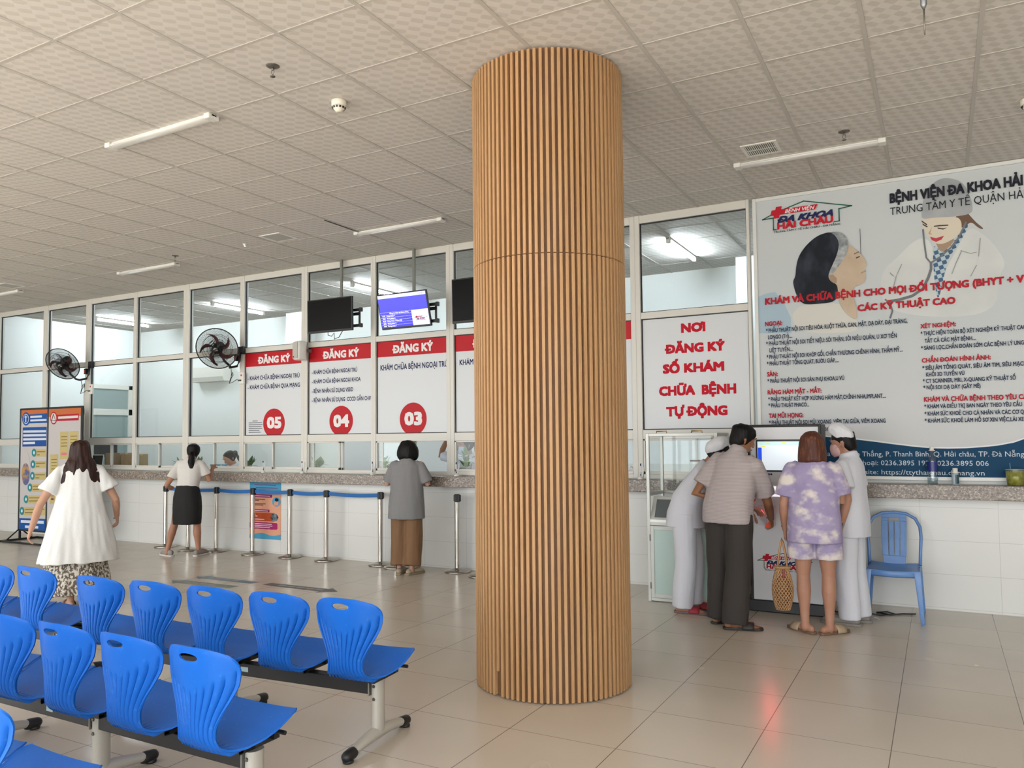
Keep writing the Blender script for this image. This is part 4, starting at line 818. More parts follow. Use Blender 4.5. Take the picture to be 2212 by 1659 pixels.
for z in (.6, .15): b.cyl((-hw+s_+.002, -.014, z-.03), (-hw+s_+.002, -.014, z+.03), .006, n=8)
b.build('hinges', dk, d)
for x in (-hw, hw-.012):
    b = B(); b.bx(x+.004, x+.01, s_, dp-s_, .035, .715); b.build('side_panel', frost, t)
for x in (-.2, .14):
    b = B(); b.tube([(x-.05, .05, cz), (x-.05, .05, cz+.018), (x+.05, .05, cz+.018), (x+.05, .05, cz)], .006, 8); b.build('gold_handle', mat('gold_anodised', '#b7945a', .3, .8), t, smooth=True)
b = B(); b.bx(-.03, .13, dp-.05, dp-.03, 1.31, 1.325); b.cyl((.12, dp-.06, 1.317), (.12, dp-.02, 1.317), .014, n=12); b.build('latch', dk, t)

# ------------------------------------------------------------------ blue plastic chair
bp_ = mat('chair_blue_plastic', '#5a80b8', .38, noise_=(6, '#6a8fc2', .35, .7))
t = thing('plastic_chair', 'blue plastic chair with slotted back against the tiled wall', 'chair', (-.385, 7.58, 0), PI)
# local: faces +y (towards the hall after the half turn)
b = B(); R = []
for k in range(13):
    q = k/12; y = .2-.4*q; hw_ = .205-.02*q; z = .425-.014*math.sin(PI*q)+.012*(q > .9)
    R.append([Vector((-hw_*1.0, y, z-.022)), Vector((-hw_, y, z)), Vector((-hw_*.5, y, z-.008)), Vector((0, y, z-.012)), Vector((hw_*.5, y, z-.008)), Vector((hw_, y, z)), Vector((hw_, y, z-.022)), Vector((0, y, z-.024))])
b.rings(R); b.build('seat', bp_, t, bevel=.003, auto=.7)
b = B(); b.loft([(-.2, .19, .395), (0, .2, .39), (.2, .19, .395)], [(.012, .028)]*3, 8, side=(0, 1, 0)); b.loft([(-.2, .19, .39), (-.195, -.19, .39)], [(.01, .026)]*2, 8, side=(1, 0, 0)); b.loft([(.2, .19, .39), (.195, -.19, .39)], [(.01, .026)]*2, 8, side=(1, 0, 0)); b.build('apron', bp_, t, smooth=True)
for sx in (-1, 1):
    for sy, ft in ((1, .235), (-1, -.25)):
        b = B(); P0 = Vector((sx*.185, sy*.18, .42)); P1 = Vector((sx*.215, ft, .0)); R = []
        for q, w_ in ((0, .05), (.25, .042), (1, .026)):
            c = P0.lerp(P1, q); R.append([c+Vector((-w_*.55*1, -w_*.5, 0)), c+Vector((w_*.55, -w_*.5, 0)), c+Vector((w_*.55, w_*.5, 0)), c+Vector((-w_*.55, w_*.5, 0))])
        b.rings(R); b.build('leg', bp_, t, bevel=.006, auto=.6)
def bk(x, z): return Vector((x, -.19-.13*(z-.42)/.43-.03*(1-(x/.22)**2)*0, z))
b = B(); P_ = [(-.2, .42), (-.205, .55), (-.212, .65), (-.205, .74), (-.17, .81), (-.1, .85), (0, .862), (.1, .85), (.17, .81), (.205, .74), (.212, .65), (.205, .55), (.2, .42)]
b.loft([bk(*p) for p in P_], [(.017, .014)]*13, 10, side=(0, 1, 0)); b.build('back_frame', bp_, t, smooth=True)
b = B()
def bar(xa0, xb0, xa1, xb1, za, zb): b.prism([(xa0, za), (xb0, za), (xb1, zb), (xa1, zb)], -.009, .009, lambda x, y, z: tuple(bk(x, z)+Vector((0, y, 0))))
bar(-.088, .088, -.09, .09, .415, .49)
for k in range(4): c0 = -.066+.044*k; bar(c0-.019, c0+.019, c0*1.06-.019, c0*1.06+.019, .49, .785) if k < 4 else None
for k in range(5): c0 = -.088+.044*k; bar(c0-.0075, c0+.0075, c0*1.06-.0075, c0*1.06+.0075, .49, .785) if k in (0, 4) else None
bar(-.096, .096, -.1, -.045, .785, .82) if False else None
bar(-.098, -.045, -.1, -.045, .785, .815); bar(.045, .098, .045, .1, .785, .815); bar(-.1, .1, -.098, .098, .815, .85)
b.build('back_splat', bp_, t, bevel=.003)

# ------------------------------------------------------------------ things on the ledge
LZ = 1.115
clear = gl.copy(); clear.name = 'clear_plastic'; clear.node_tree.nodes['Math.001'].inputs[2].default_value = .1; clear.node_tree.nodes['Transparent BSDF'].inputs[0].default_value = (.86, .9, .92, 1)
t = thing('water_bottle', 'clear half empty water bottle with dark blue label on the granite ledge', 'bottle', (-.068, 7.925, LZ))
b = B(); b.lathe([(0, .0), (.034, 0), (.042, .012), (.0435, .06), (.041, .1), (.0425, .115), (.0425, .2), (.04, .215), (.03, .25), (.016, .285), (.0145, .3)], 32, cap=False); b.build('body', clear, t, smooth=True)
b = B(); b.lathe([(.0437, .112), (.0437, .2)], 32, cap=False); b.build('label', mat('bottle_label', '#20286e', .35), t, smooth=True)
b = B(); b.lathe([(0, .004), (.038, .006), (.04, .055), (0, .056)], 24); b.build('water', clear, t, smooth=True)
b = B(); b.lathe([(.0165, .3), (.0175, .302), (.0175, .325), (.015, .328), (0, .328)], 24); b.lathe([(.0, .293), (.026, .293), (.026, .3), (0, .3)], 24); b.build('cap', mat('cap_white', '#dedad4', .4), t, smooth=True)
t = thing('small_bottle', 'small white capped bottle with green label on the granite ledge', 'bottle', (.105, 7.925, LZ))
b = B(); b.lathe([(0, 0), (.026, 0), (.028, .004), (.028, .09), (.02, .1)], 28); b.build('body', mat('bottle_pale', '#a9b8c2', .3), t, smooth=True)
b = B(); R = [[Vector((.0284*math.cos(a), .0284*math.sin(a), z)) for a in [(-PI/2-.1)+k*.12 for k in range(14)]] for z in (.008, .088)]; b.rings(R, cap=False, closed=False); b.build('label', mat('label_green', '#2c4d55', .4), t, smooth=True)
b = B(); b.lathe([(0, .1), (.029, .1), (.0285, .108), (.021, .114), (.021, .14), (.019, .143), (0, .143)], 24); b.build('cap', MATS['cap_white'], t, smooth=True)
t = thing('iced_tea_cup', 'plastic cup of yellow drink with a lid and straw on the granite ledge', 'cup', (.545, 7.925, LZ))
b = B(); b.lathe([(0, .003), (.058, .003), (.072, .125), (0, .126)], 28); b.build('drink', mat('yellow_drink', '#8f8a2a', .15, spec=.6, noise_=(26, '#b9b45a', .4, .65)), t, smooth=True)
b = B(); b.lathe([(0, 0), (.06, 0), (.0745, .132)], 28, cap=False); b.build('cup_wall', clear, t, smooth=True)
b = B(); b.lathe([(.078, .13), (.078, .138), (.03, .142), (0, .142)], 28, cap=False); b.build('lid', mat('lid_plastic', '#b9bfae', .2, alpha=.45), t, smooth=True)
b = B(); b.cyl((-.03, 0, .1), (-.035, 0, .19), .0035, n=8); b.build('straw', mat('straw_blue', '#5f86a8', .4), t, smooth=True)
# pens on stands at the windows
for i, (px, py) in enumerate(((569, 1005), (653, 1010), (805, 1012), (986, 1014), (1384, 1020))):
    lab = ('pen stand on the ledge below the blue tissue box', 'pen stand on the ledge at the right end of registration window 05', 'pen stand on the ledge at the right end of registration window 04', 'pen stand on the ledge just left of the wooden pillar', 'pen stand on the ledge just right of the wooden pillar')[i]
    q = ony(px, py, 7.9); t = thing('pen_stand', lab, 'pen', (q[0], 7.9, LZ), 0, 'pens on the ledge')
    b = B(); b.lathe([(0, 0), (.035, 0), (.03, .015), (.012, .03), (0, .03)], 18); b.build('holder', plast_w, t, smooth=True)
    b = B(); b.cyl((0, 0, .025), (.004, -.01, .15), .006, n=8); b.build('pen', mat('pen_white', '#dcdcdc', .4), t, smooth=True)
    b = B(); b.cyl((.02, 0, .02), (.045, -.008, .15), .006, n=8); b.build('pen', MATS['pen_white'], t, smooth=True)
    b = B(); b.cyl((.0005, -.001, .04), (.0015, -.003, .075), .0065, n=8); b.build('pen_cap', NAVY, t, smooth=True)
    b = B(); b.cyl((.0038, -.0095, .142), (.005, -.012, .165), .0065, n=8); b.build('pen_end', NAVY, t, smooth=True)

# ------------------------------------------------------------------ rows of blue seats on beams
sb_ = mat('seat_blue', '#0a66cf', .4, spec=.3); n = NB(sb_)
n1 = n.noise(7, None, 5); n2 = n.noise(38, None, 2)
c_ = n.mix(n1, '#0a54ae', '#0c62c2'); c_ = n.mix(n.math('MULTIPLY', n.math('GREATER_THAN', n2, .69), .35), c_, '#2f78bd'); n.col(c_)
n.put(n.b.inputs['Roughness'], n.math('ADD', .34, n.math('MULTIPLY', n1, .18)))
leg_m = mat('bench_grey', '#b3b0a8', .4, .2)
PROF = [(.112, .460, .198, 0), (.10, .456, .211, 0), (.06, .438, .215, 0), (0, .41, .208, 0), (-.06, .392, .195, 0), (-.12, .380, .168, .0), (-.175, .378, .136, .004), (-.215, .395, .112, .012), (-.236, .43, .1, .022), (-.243, .475, .102, .03), (-.245, .53, .128, .045), (-.247, .585, .163, .06), (-.25, .635, .19, .074), (-.254, .685, .198, .08), (-.258, .73, .193, .075), (-.262, .76, .179, .066), (-.264, .779, .157, .056)]
def seat_mesh():
    P = np.array(PROF); d = np.r_[0, np.cumsum(np.hypot(np.diff(P[:, 0]), np.diff(P[:, 1])))]; d /= d[-1]
    NV, NU = 90, 133; vv = np.linspace(0, 1, NV)
    def sm(c):                                   # smooth resample
        x = np.interp(vv, d, P[:, c])
        for _ in range(3): x[1:-1] = .25*x[:-2]+.5*x[1:-1]+.25*x[2:]
        return x
    y, z, w_, cv = sm(0), sm(1), sm(2), sm(3)
    dy, dz = np.gradient(y), np.gradient(z); L = np.hypot(dy, dz); ny, nz = dz/L, -dy/L      # points to the back and below
    V = np.zeros((NV, NU, 3)); u = np.linspace(-1, 1, NU)
    for i in range(NV):
        q = vv[i]; us = np.abs(u)**2.2
        for j in range(NU):
            uu = u[j]; x = uu*w_[i]
            fwd = cv[i]*us[j]
            up = .016*us[j]*max(0, 1-q/.35) if q < .32 else 0
            if q < .06: up -= .010*us[j]*(1-q/.06)
            s = 0
            top = .905-.13*(1-abs(uu)**1.5)          # ribs end lower in the middle
            if .34 < q < top and abs(uu) < .93:
                e = min(1, (q-.34)/.06)*min(1, (top-q)/.035); s = -.0155*e*math.exp(-((uu*5.5+.5) % 1-.5)**2/.022)
            rim = .005*max(0, (abs(uu)-.955)/.045)
            V[i, j] = (x, y[i]+fwd-s*(-ny[i])*-1+0, z[i]+up-0*s)
            V[i, j, 1] = y[i]+fwd+ny[i]*(s+rim)*-1*(-1 if ny[i] < 0 else 1)
            V[i, j, 2] = z[i]+up+nz[i]*(s+rim)
    # round the outline at the top corners
    for i in range(NV):
        if vv[i] > .88:
            f = (vv[i]-.88)/.12
            for j in range(NU): V[i, j, 2] -= .03*f*abs(u[j])**3
    idx = lambda i, j: i*NU+j
    hc, hz_, ha, hb = 0.0, .738, .05, .0155
    Fc = []; dele = set()
    for i in range(NV):
        for j in range(NU):
            if vv[i] > .7 and (V[i, j, 0]/ha)**2+((V[i, j, 2]-hz_)/hb)**2 < 1: dele.add((i, j))
    for i in range(NV-1):
        for j in range(NU-1):
            q4 = [(i, j), (i, j+1), (i+1, j+1), (i+1, j)]
            if any(k in dele for k in q4):
                for k in q4:
                    if k not in dele:                # pull the border on to the ellipse
                        x, zz = V[k][0]/ha, (V[k][2]-hz_)/hb; r = math.hypot(x, zz)
                        if r < 1.6: V[k][0] = x/r*ha; V[k][2] = hz_+zz/r*hb
                continue
            Fc.append(tuple(idx(*k) for k in q4))
    b = B(); b.add(V.reshape(-1, 3), Fc)
    o = b.build('seat', sb_, None, smooth=True)
    bm = bmesh.new(); bm.from_mesh(o.data); bmesh.ops.delete(bm, geom=[v for v in bm.verts if not v.link_faces], context='VERTS'); bm.to_mesh(o.data); bm.free()
    md = o.modifiers.new('s', 'SOLIDIFY'); md.thickness = .007; md.offset = 0
    me = evalmesh(o, 'seat'); me.polygons.foreach_set('use_smooth', [True]*len(me.polygons)); me.set_sharp_from_angle(angle=.9)
    bpy.data.objects.remove(o); return me
SEAT = seat_mesh()
b = B(); b.box((0, .02, .345), (.16, .2, .016)); b.box((0, .0, .357), (.2, .03, .02)); b.box((0, -.07, .352), (.16, .025, .02)); b.box((0, .1, .36), (.2, .03, .024)); b.tube([(-.195, .05, .402), (.195, .05, .402)], .009)
o_ = b.build('under_bracket', blk); BRK = o_.data; bpy.data.objects.remove(o_)
def legmeshes():
    b = B(); b.loft([(0, 0, .055), (0, 0, .325)], [(.03, .042)]*2, 20); p = b.build('leg', leg_m, None, auto=.6)
    pts = [(0, y, .062-.032*(abs(y)/.27)**1.6) for y in np.linspace(-.275, .275, 15)]
    b = B(); b.loft(pts, [(.03-.008*(abs(p_[1])/.275)**2, .034-.016*(abs(p_[1])/.275)) for p_ in pts], 14); f = b.build('foot_bar', leg_m, None, smooth=True)
    b = B()
    b.lathe([(0, .0), (.026, 0), (.028, .008), (.022, .018), (.016, .022), (0, .022)], 18, (0, -.26, 0)); b.limb([(0, -.225, .034), (0, -.272, .031)], [.029, .027], 14)
    c = b.build('foot_cap', blk, None, smooth=True)
    b = B(); b.bx(-.036, -.03, -.04, .04, .245, .325)
    for y in (-.02, .02): 
        for sx in (-1, 1): b.lathe([(0, .006), (.007, .005), (.009, 0)], 10, (sx*.0, -.0415, .265+y*1.6), Matrix.Rotation(PI/2, 3, 'X'))
    q = b.build('clamp', mat('bolt_steel', '#8f8c86', .4, .6), None)
    r = [x.data for x in (p, f, c, q)]
    for x in (p, f, c, q): bpy.data.objects.remove(x)
    return r
LEGM, FOOTM, CAPM, CLMP = legmeshes()
def inst(name, me, parent, loc=(0, 0, 0), rz=0):
    o = bpy.data.objects.new(name, me); C.objects.link(o); o.parent = parent; o.location = loc; o.rotation_euler = (0, 0, rz); return o
def bench(lab, y, xs, legs, sticker=None, rz=0):
    xa, xb = min(legs), max(legs); t = thing('seat_bench', lab, 'bench seating', (xb, y, 0), rz, 'rows of blue beam seats')
    b = B(); b.bx(xa-xb-.03, -.032, -.03, .03, .25, .32); b.build('beam', blk, t, bevel=.004)
    for x in xs:
        s_ = inst('seat', SEAT, t, (x-xb, .0, 0)); inst('under_bracket', BRK, s_, (0, 0, -.012))
    for x in legs:
        l = inst('leg', LEGM, t, (x-xb, 0, 0)); inst('foot_bar', FOOTM, l)
        inst('foot_cap', CAPM, l); inst('foot_cap', CAPM, l, (0, 0, 0), PI); inst('clamp', CLMP, l)
    if sticker: b = B(); b.bx(sticker-xb-.025, sticker-xb+.025, -.0315, -.03, .275, .3); b.build('label_sticker', mat('sticker_pale', '#b9d3d6', .5), t)
    return t
bench('bench of blue seats in the rear row, right end beside the wooden pillar', 3.276, [-2.615-.44*k for k in range(5)], [-2.565, -3.545, -4.45], -3.42, .083)
bench('bench of blue seats in the rear row, cut by the left edge of the picture', 3.165, [-5.06-.44*k for k in range(4)], [-5.07, -6.03, -6.6], None, .03)
bench('bench of blue seats in the middle row, nearest the viewer at bottom centre', 2.315, [-2.51-.435*k for k in range(5)], [-2.43, -3.40, -4.36], -3.75)
bench('bench of blue seats in the front row, only one seat showing at bottom left', 1.59, [-2.69-.435*k for k in range(5)], [-2.61, -3.58, -4.54])
# ------------------------------------------------------------------ people
def lerp(a, b, q): return Vector(a)+(Vector(b)-Vector(a))*q
class Person:
    def __init__(s, label, loc, head_dir, H=1.56, lean=(0, 0), turn=0, nod=0, tilt=0, feet=None, arms=None, skin='#b98565', palm=None, knees=None, curl=.35, hips=0):
        s.h = math.atan2(-head_dir[0], head_dir[1]); s.k = H/1.56; s.loc = Vector((loc[0], loc[1], 0)); s.lean = lean; s.turn = turn; s.nod = nod; s.tilt = tilt; s.drop = hips
        s.t = thing('person', label, 'person', s.loc, s.h)
        s.skin = mat('skin'+skin, skin, .5, spec=.35, noise_=(5, '#%02x%02x%02x' % tuple(max(0, int(skin[i:i+2], 16)-14) for i in (1, 3, 5)), .35, .7))
        k = s.k
        s.feet = feet or {-1: (-.09, 0, 0), 1: (.09, 0, 0)}             # x, y, turn of each foot
        s.arms = arms or {}; s.palm = palm or {}; s.knees = knees or {}; s.curl = curl
        s.sh = {e: s.U((e*.163*k, -.005, 1.275*k)) for e in (-1, 1)}
        s.el, s.wr = {}, {}
        for e in (-1, 1):
            a = s.arms.get(e)
            if a is None: a = (s.U((e*.215*k, -.03, 1.02*k)), s.U((e*.235*k, .03, .80*k)))
            s.el[e], s.wr[e] = Vector(a[0]), Vector(a[1])
        s.hip = {e: Vector((e*.085*k, .0, .83*k-s.drop)) for e in (-1, 1)}
        s.ank, s.kne = {}, {}
        for e in (-1, 1):
            f = s.feet[e]; s.ank[e] = Vector((f[0], f[1]-.03*k, .075*k))
            s.kne[e] = Vector(s.knees[e]) if e in s.knees else lerp(s.hip[e], s.ank[e], .52)+Vector((e*.006, .022, 0))
        s.hc = s.U((0, .02*k, 1.452*k))
    def local(s, w):
        q = Vector(w)-s.loc; c, n = math.cos(-s.h), math.sin(-s.h); return Vector((q.x*c-q.y*n, q.x*n+q.y*c, q.z))
    def U(s, p):
        """upper body point bent at the hips and waist"""
        p = Vector(p); k = s.k; f = max(0, min(1, (p.z/k-.82)/.3)); a, c = s.lean[0]*f, s.lean[1]*f; pv = Vector((0, 0, .88*k))
        q = p-pv; q = Matrix.Rotation(-a, 3, 'X') @ q; q = Matrix.Rotation(c, 3, 'Y') @ q; return q+pv-Vector((0, 0, s.drop))
    def HM(s):
        return Matrix.Rotation(s.turn, 3, 'Z') @ Matrix.Rotation(-s.lean[0]*.75-s.nod, 3, 'X') @ Matrix.Rotation(s.lean[1]*.6+s.tilt, 3, 'Y')
    def Hd(s, p): return s.hc+s.HM() @ (Vector(p)*s.k)
    def hand(s, b, e):
        k = s.k; w_ = s.wr[e]; d = (w_-s.el[e]).normalized(); n = Vector(s.palm.get(e, (-e, 0, 0))); n = (n-d*n.dot(d)).normalized()
        ac = d.cross(n)
        if ac.dot(Vector((0, 1, .2))) < 0: ac = -ac                     # towards the thumb side: forwards
        b.loft([w_-d*.02, w_+d*.02*k, w_+d*.055*k, w_+d*.088*k], [(.024*k, .019*k), (.031*k, .016*k), (.039*k, .015*k), (.037*k, .011*k)], 12, side=ac)
        for i, (o, L) in enumerate(((.029, .066), (.0095, .076), (-.010, .071), (-.028, .056))):
            p = w_+d*.083*k+ac*o*k; pts = [p-d*.015*k, p]; q = d.copy(); cu = s.curl*(1+.18*i)
            for j, fr_ in enumerate((.45, .32, .23)):
                q = (q*math.cos(cu)+n*math.sin(cu)).normalized(); n2 = n; p = p+q*L*fr_*k; pts.append(p)
            b.limb(pts, [.0088*k, .0088*k, .0085*k, .008*k, .0068*k], 8, side=ac)
        p = w_+d*.022*k+ac*.026*k; q = (d*.62+ac*.62+n*.35).normalized(); q2 = (d*.85+ac*.15+n*.5).normalized()
        b.limb([p-q*.012, p+q*.03*k, p+q*.03*k+q2*.034*k], [.0125*k, .0112*k, .0088*k], 8)
    def body(s, bare_feet=True):
        k = s.k; b = B()
        sp_ = [(.76, .07, .07, .0), (.82, .15, .105, -.005), (.90, .165, .112, -.012), (1.0, .132, .095, 0), (1.1, .136, .1, .0), (1.2, .152, .104, -.005), (1.27, .150, .088, -.012), (1.315, .095, .066, -.018), (1.345, .056, .056, -.012), (1.41, .05, .053, 0)]
        b.loft([s.U((0, y, z*k)) for z, _, _, y in sp_], [(rx*k, ry*k) for _, rx, ry, _ in sp_], 20)
        for e in (-1, 1):
            sh, el, wr = s.sh[e], s.el[e], s.wr[e]
            b.limb([sh, lerp(sh, el, .5), el, lerp(el, wr, .35), wr], [.048*k, .042*k, .035*k, .036*k, .025*k], 12)
            s.hand(b, e)
            hp, kn, an = s.hip[e], s.kne[e], s.ank[e]
            b.limb([hp, lerp(hp, kn, .5), kn, lerp(kn, an, .33)-Vector((0, .012, 0)), lerp(kn, an, .7), an, an-Vector((0, 0, .03))], [.088*k, .072*k, .05*k, .054*k, .038*k, .031*k, .034*k], 14)
            f = s.feet[e]; c, n = math.cos(f[2]), math.sin(f[2])
            def ft(x, y, z): return Vector((f[0]+x*c-y*n, f[1]+x*n+y*c, z))
            b.limb([ft(0, -.065*k, .034), ft(0, -.02*k, .042), ft(e*.004, .05*k, .036), ft(e*.006, .11*k, .025), ft(0, .145*k, .02)], [(.028*k, .03), (.03*k, .036), (.038*k, .03), (.042*k, .02), (.032*k, .014)], 12)
            for i in range(5):
                x = -e*(.03-.015*i); b.limb([ft(x, .13*k, .018), ft(x, (.178-.009*i)*k, .014)], [.0105-.001*i, .0095-.001*i], 8)
        hd = [(-.108, .05, .022, .02), (-.097, .045, .042, .042), (-.07, .025, .054, .068), (-.03, .008, .066, .088), (.01, .0, .073, .096), (.05, -.004, .073, .094), (.085, -.006, .056, .073), (.104, -.006, .026, .034)]
        b.loft([s.Hd((0, y, z)) for z, y, _, _ in hd], [(rx*k, ry*k) for _, _, rx, ry in hd], 20, side=s.HM() @ Vector((1, 0, 0)))
        b.limb([s.Hd((0, .088, .012)), s.Hd((0, .103, -.014)), s.Hd((0, .104, -.03))], [.008*k, .010*k, .0125*k], 10)
        b.limb([s.Hd((-.02, .086, -.062)), s.Hd((0, .094, -.06)), s.Hd((.02, .086, -.062))], [.006, .0085, .006], 8)
        for e in (-1, 1): b.limb([s.Hd((e*.073, -.008, .018)), s.Hd((e*.08, -.014, .0)), s.Hd((e*.072, -.004, -.03))], [(.012, .007), (.016, .007), (.009, .006)], 8, side=s.HM() @ Vector((0, 1, 0)))
        for e in (-1, 1): b.limb([s.Hd((e*.02, .089, .028)), s.Hd((e*.045, .082, .03))], [.007, .006], 8)
        s.bd = organic(b, 'body', s.skin, s.t, vox=.0062, it=3)
        wh_, dk_ = mat('eye_white', '#d8d4ce', .3), mat('eye_dark', '#211a17', .3)
        for e in (-1, 1):
            g = B(); g.lathe([(0, -.0085), (.0065, -.005), (.009, 0), (.0065, .005), (0, .0085)], 12, s.Hd((e*.031, .0755, .012))); ey = g.build('eye', wh_, s.bd, smooth=True)
            g = B(); g.lathe([(0, -.006), (.005, -.004), (.0058, 0), (.005, .004), (0, .006)], 10, s.Hd((e*.031, .0815, .012))); g.build('iris', dk_, ey, smooth=True)
            g = B(); g.limb([s.Hd((e*.016, .0965, .034)), s.Hd((e*.034, .0955, .039)), s.Hd((e*.052, .086, .034))], [.003, .0036, .0026], 6); g.build('eyebrow', dk_, s.bd, smooth=True)
        g = B(); g.limb([s.Hd((-.022, .092, -.061)), s.Hd((0, .1005, -.06)), s.Hd((.022, .092, -.061))], [.0035, .0058, .0035], 8); g.build('lips', mat('lips', '#a3605a', .45), s.bd, smooth=True)
    def top(s, name, m, hem, rad, slv=.72, sw=.068, amp=.007, seed=0, neck=True, extra=None, vox=.009, fx=9, fz=2.2):
        """shirt: rad = list of (z, rx, ry, y) from the hem up to the chest"""
        k = s.k; b = B()
        ch = [(1.2, .172, .122, -.005), (1.275, .172, .104, -.012), (1.318, .112, .082, -.018), (1.342, .072, .07, -.012)]
        R = list(rad)+ch
        b.loft([s.U((0, y, z*k)) for z, _, _, y in R], [(rx*k, ry*k) for _, rx, ry, _ in R], 28, pw=2.3)
        for e in (-1, 1):
            sh, el, wr = s.sh[e], s.el[e], s.wr[e]; en = lerp(sh, el, slv) if slv <= 1 else lerp(el, wr, slv-1)
            pts = [s.U((e*.05*k, -.012, 1.285*k)), s.U((e*.115*k, -.01, 1.288*k)), sh-Vector((0, 0, .012)), lerp(sh, el, min(slv, 1)*.5), en]
            if slv > 1: pts = pts[:3]+[lerp(sh, el, .5), el, en]
            rr = [.046*k, .053*k, .059*k, (.06+sw)/2*k, sw*k] if slv <= 1 else [.046*k, .053*k, .059*k, .058*k, .055*k, sw*k]
            b.loft(pts, rr, 16); b.limb([sh-Vector((0, 0, .03)), sh-Vector((0, 0, .008))], [.058*k, .057*k], 12)
        if extra: extra(b)
        o = organic(b, name, m, s.t, vox=vox, it=5, disp=folds(amp, fx, fz, seed))
        return o
    def trousers(s, name, m, z1=.06, r=(.1, .085, .078), wz=.93, seed=0, amp=.006, hipw=(.175, .12), low=0):
        k = s.k; b = B()
        b.loft([Vector((0, 0, z*k-s.drop)) if s.lean[0] < .3 else s.U((0, 0, z*k)) for z in (.77, .84, .9, wz)], [(.12*k, .1*k), (hipw[0]*k, hipw[1]*k), (hipw[0]*k, (hipw[1]+.004)*k), (hipw[0]*.86*k, hipw[1]*.9*k)], 24)
        for e in (-1, 1):
            hp, kn, an = s.hip[e], s.kne[e], s.ank[e]; P_ = [hp+Vector((0, 0, .03)), lerp(hp, kn, .5), kn, lerp(kn, an, .5), Vector((an.x, an.y, z1))]
            b.loft(P_, [r[0]*k*1.02, r[0]*k*.96, r[1]*k, (r[1]+r[2])/2*k, r[2]*k], 18)
        return organic(b, name, m, s.t, vox=.009, it=4, disp=folds(amp, 8, 2.6, seed))
    def hair(s, m, rings, amp=.004, name='hair', sx=26, seed=1, par=None):
        """rings (z, y, rx, ry) in head space from the tips up to the crown"""
        k = s.k; b = B(); M = s.HM()
        R = rings
        b.loft([s.Hd((0, y, z)) for z, y, _, _ in R], [(rx*k, ry*k) for _, _, rx, ry in R], 30, side=M @ Vector((1, 0, 0)))
        return organic(b, name, m, par or s.t, vox=.008, it=3, disp=lambda p, q: amp*noise.noise(Vector((p.x*sx+seed, p.y*sx, p.z*4)))+amp*.6*noise.noise(Vector((p.x*sx*2.2, p.y*sx*2.2+seed, p.z*5))))
    def shoe(s, e, name, m, kind, sole=None):
        k = s.k; f = s.feet[e]; c, n = math.cos(f[2]), math.sin(f[2])
        def ft(x, y, z): return Vector((f[0]+x*c-y*n, f[1]+x*n+y*c, z))
        sd = (c, n, 0)
        if kind == 'slipper':
            b = B(); R = []
            for y, w_ in ((-.105, .016), (-.095, .03), (-.05, .036), (0, .036), (.06, .042), (.12, .047), (.165, .042), (.19, .02)): R.append([ft(-w_*k, y*k, .001), ft(w_*k, y*k, .001), ft(w_*k, y*k, .02), ft(-w_*k, y*k, .02)])
            b.rings(R); o = b.build(name, sole or m, s.t, bevel=.004)
            b = B(); R = []
            for y in (.03, .06, .09, .12):
                R.append([ft(.049*k*math.cos(a), y*k, .012+(.052-.1*(y-.03))*math.sin(a)) for a in np.linspace(-.05, PI+.05, 14)])
            b.rings(R, cap=False, closed=False); st = b.build('strap', m, o, smooth=True); md = st.modifiers.new('s', 'SOLIDIFY'); md.thickness = .006; md.offset = 1
        else:
            b = B(); hi = .085 if kind == 'sneaker' else .066
            b.limb([ft(0, -.07*k, hi*.55), ft(0, -.02*k, hi*.6), ft(0, .05*k, hi*.55), ft(0, .11*k, .04), ft(0, .16*k, .03)], [(.036*k, hi*.5), (.04*k, hi*.55), (.047*k, hi*.5), (.05*k, .034), (.038*k, .024)], 14, side=sd)
            o = organic(b, name, m, s.t, vox=.007, it=3)
            b = B(); R = []
            for y, w_ in ((-.115, .018), (-.1, .036), (-.04, .041), (.05, .047), (.12, .051), (.175, .04), (.2, .018)): R.append([ft(-w_*k, y*k, .0), ft(w_*k, y*k, .0), ft(w_*k, y*k, .022), ft(-w_*k, y*k, .022)])
            b.rings(R); b.build('sole', sole or m, o, bevel=.004)
white_c = mat('white_uniform', '#c9cad2', .75, sheen=.2, bump=(60, .0015)); white_b = mat('white_blouse', '#dcdcda', .75, bump=(50, .0015)); blackh = mat('black_hair', '#0a0808', .55, spec=.22)
brownh = mat('dark_brown_hair', '#24130f', .5, spec=.25, noise_=(9, '#3a2018', .4, .7, (6, 6, .6)))
bodh = [(-.05, -.045, .07, .07), (-.02, -.03, .079, .082), (.02, -.016, .084, .09), (.06, -.012, .083, .096), (.09, -.012, .066, .082), (.112, -.012, .034, .044)]

# woman in the long white blouse
p = Person('woman in a long flared white blouse and patterned skirt, seen from behind at left', (-7.34, 4.73), (-.86, .5), 1.57, turn=0, skin='#b98f78', curl=.45, feet={-1: (-.07, -.13, .1), 1: (.08, .16, -.1)},
           arms={-1: (Vector((-.335, -.03, .965)), Vector((-.40, .02, .735))), 1: (Vector((.315, -.02, .985)), Vector((.335, .08, .82)))})
p.body()
p.top('blouse', white_b, .4, [(.41, .355, .29, -.04), (.55, .325, .26, -.035), (.75, .27, .21, -.025), (.95, .215, .165, -.012), (1.1, .185, .135, -.005)], slv=.62, sw=.092, amp=.015, seed=2, fx=9, fz=.5)
skm = mat('patterned_skirt', '#4c463f', .8); n = NB(skm); v1 = n.noise(60, n.map((1, 1, .6)), 5); sm2 = n.n('MapRange', interpolation_type='SMOOTHSTEP'); n.put(sm2.inputs[0], v1); sm2.inputs[1].default_value = .45; sm2.inputs[2].default_value = .56; n.col(n.mix(sm2.outputs[0], '#5a5147', '#c9c3b8'))
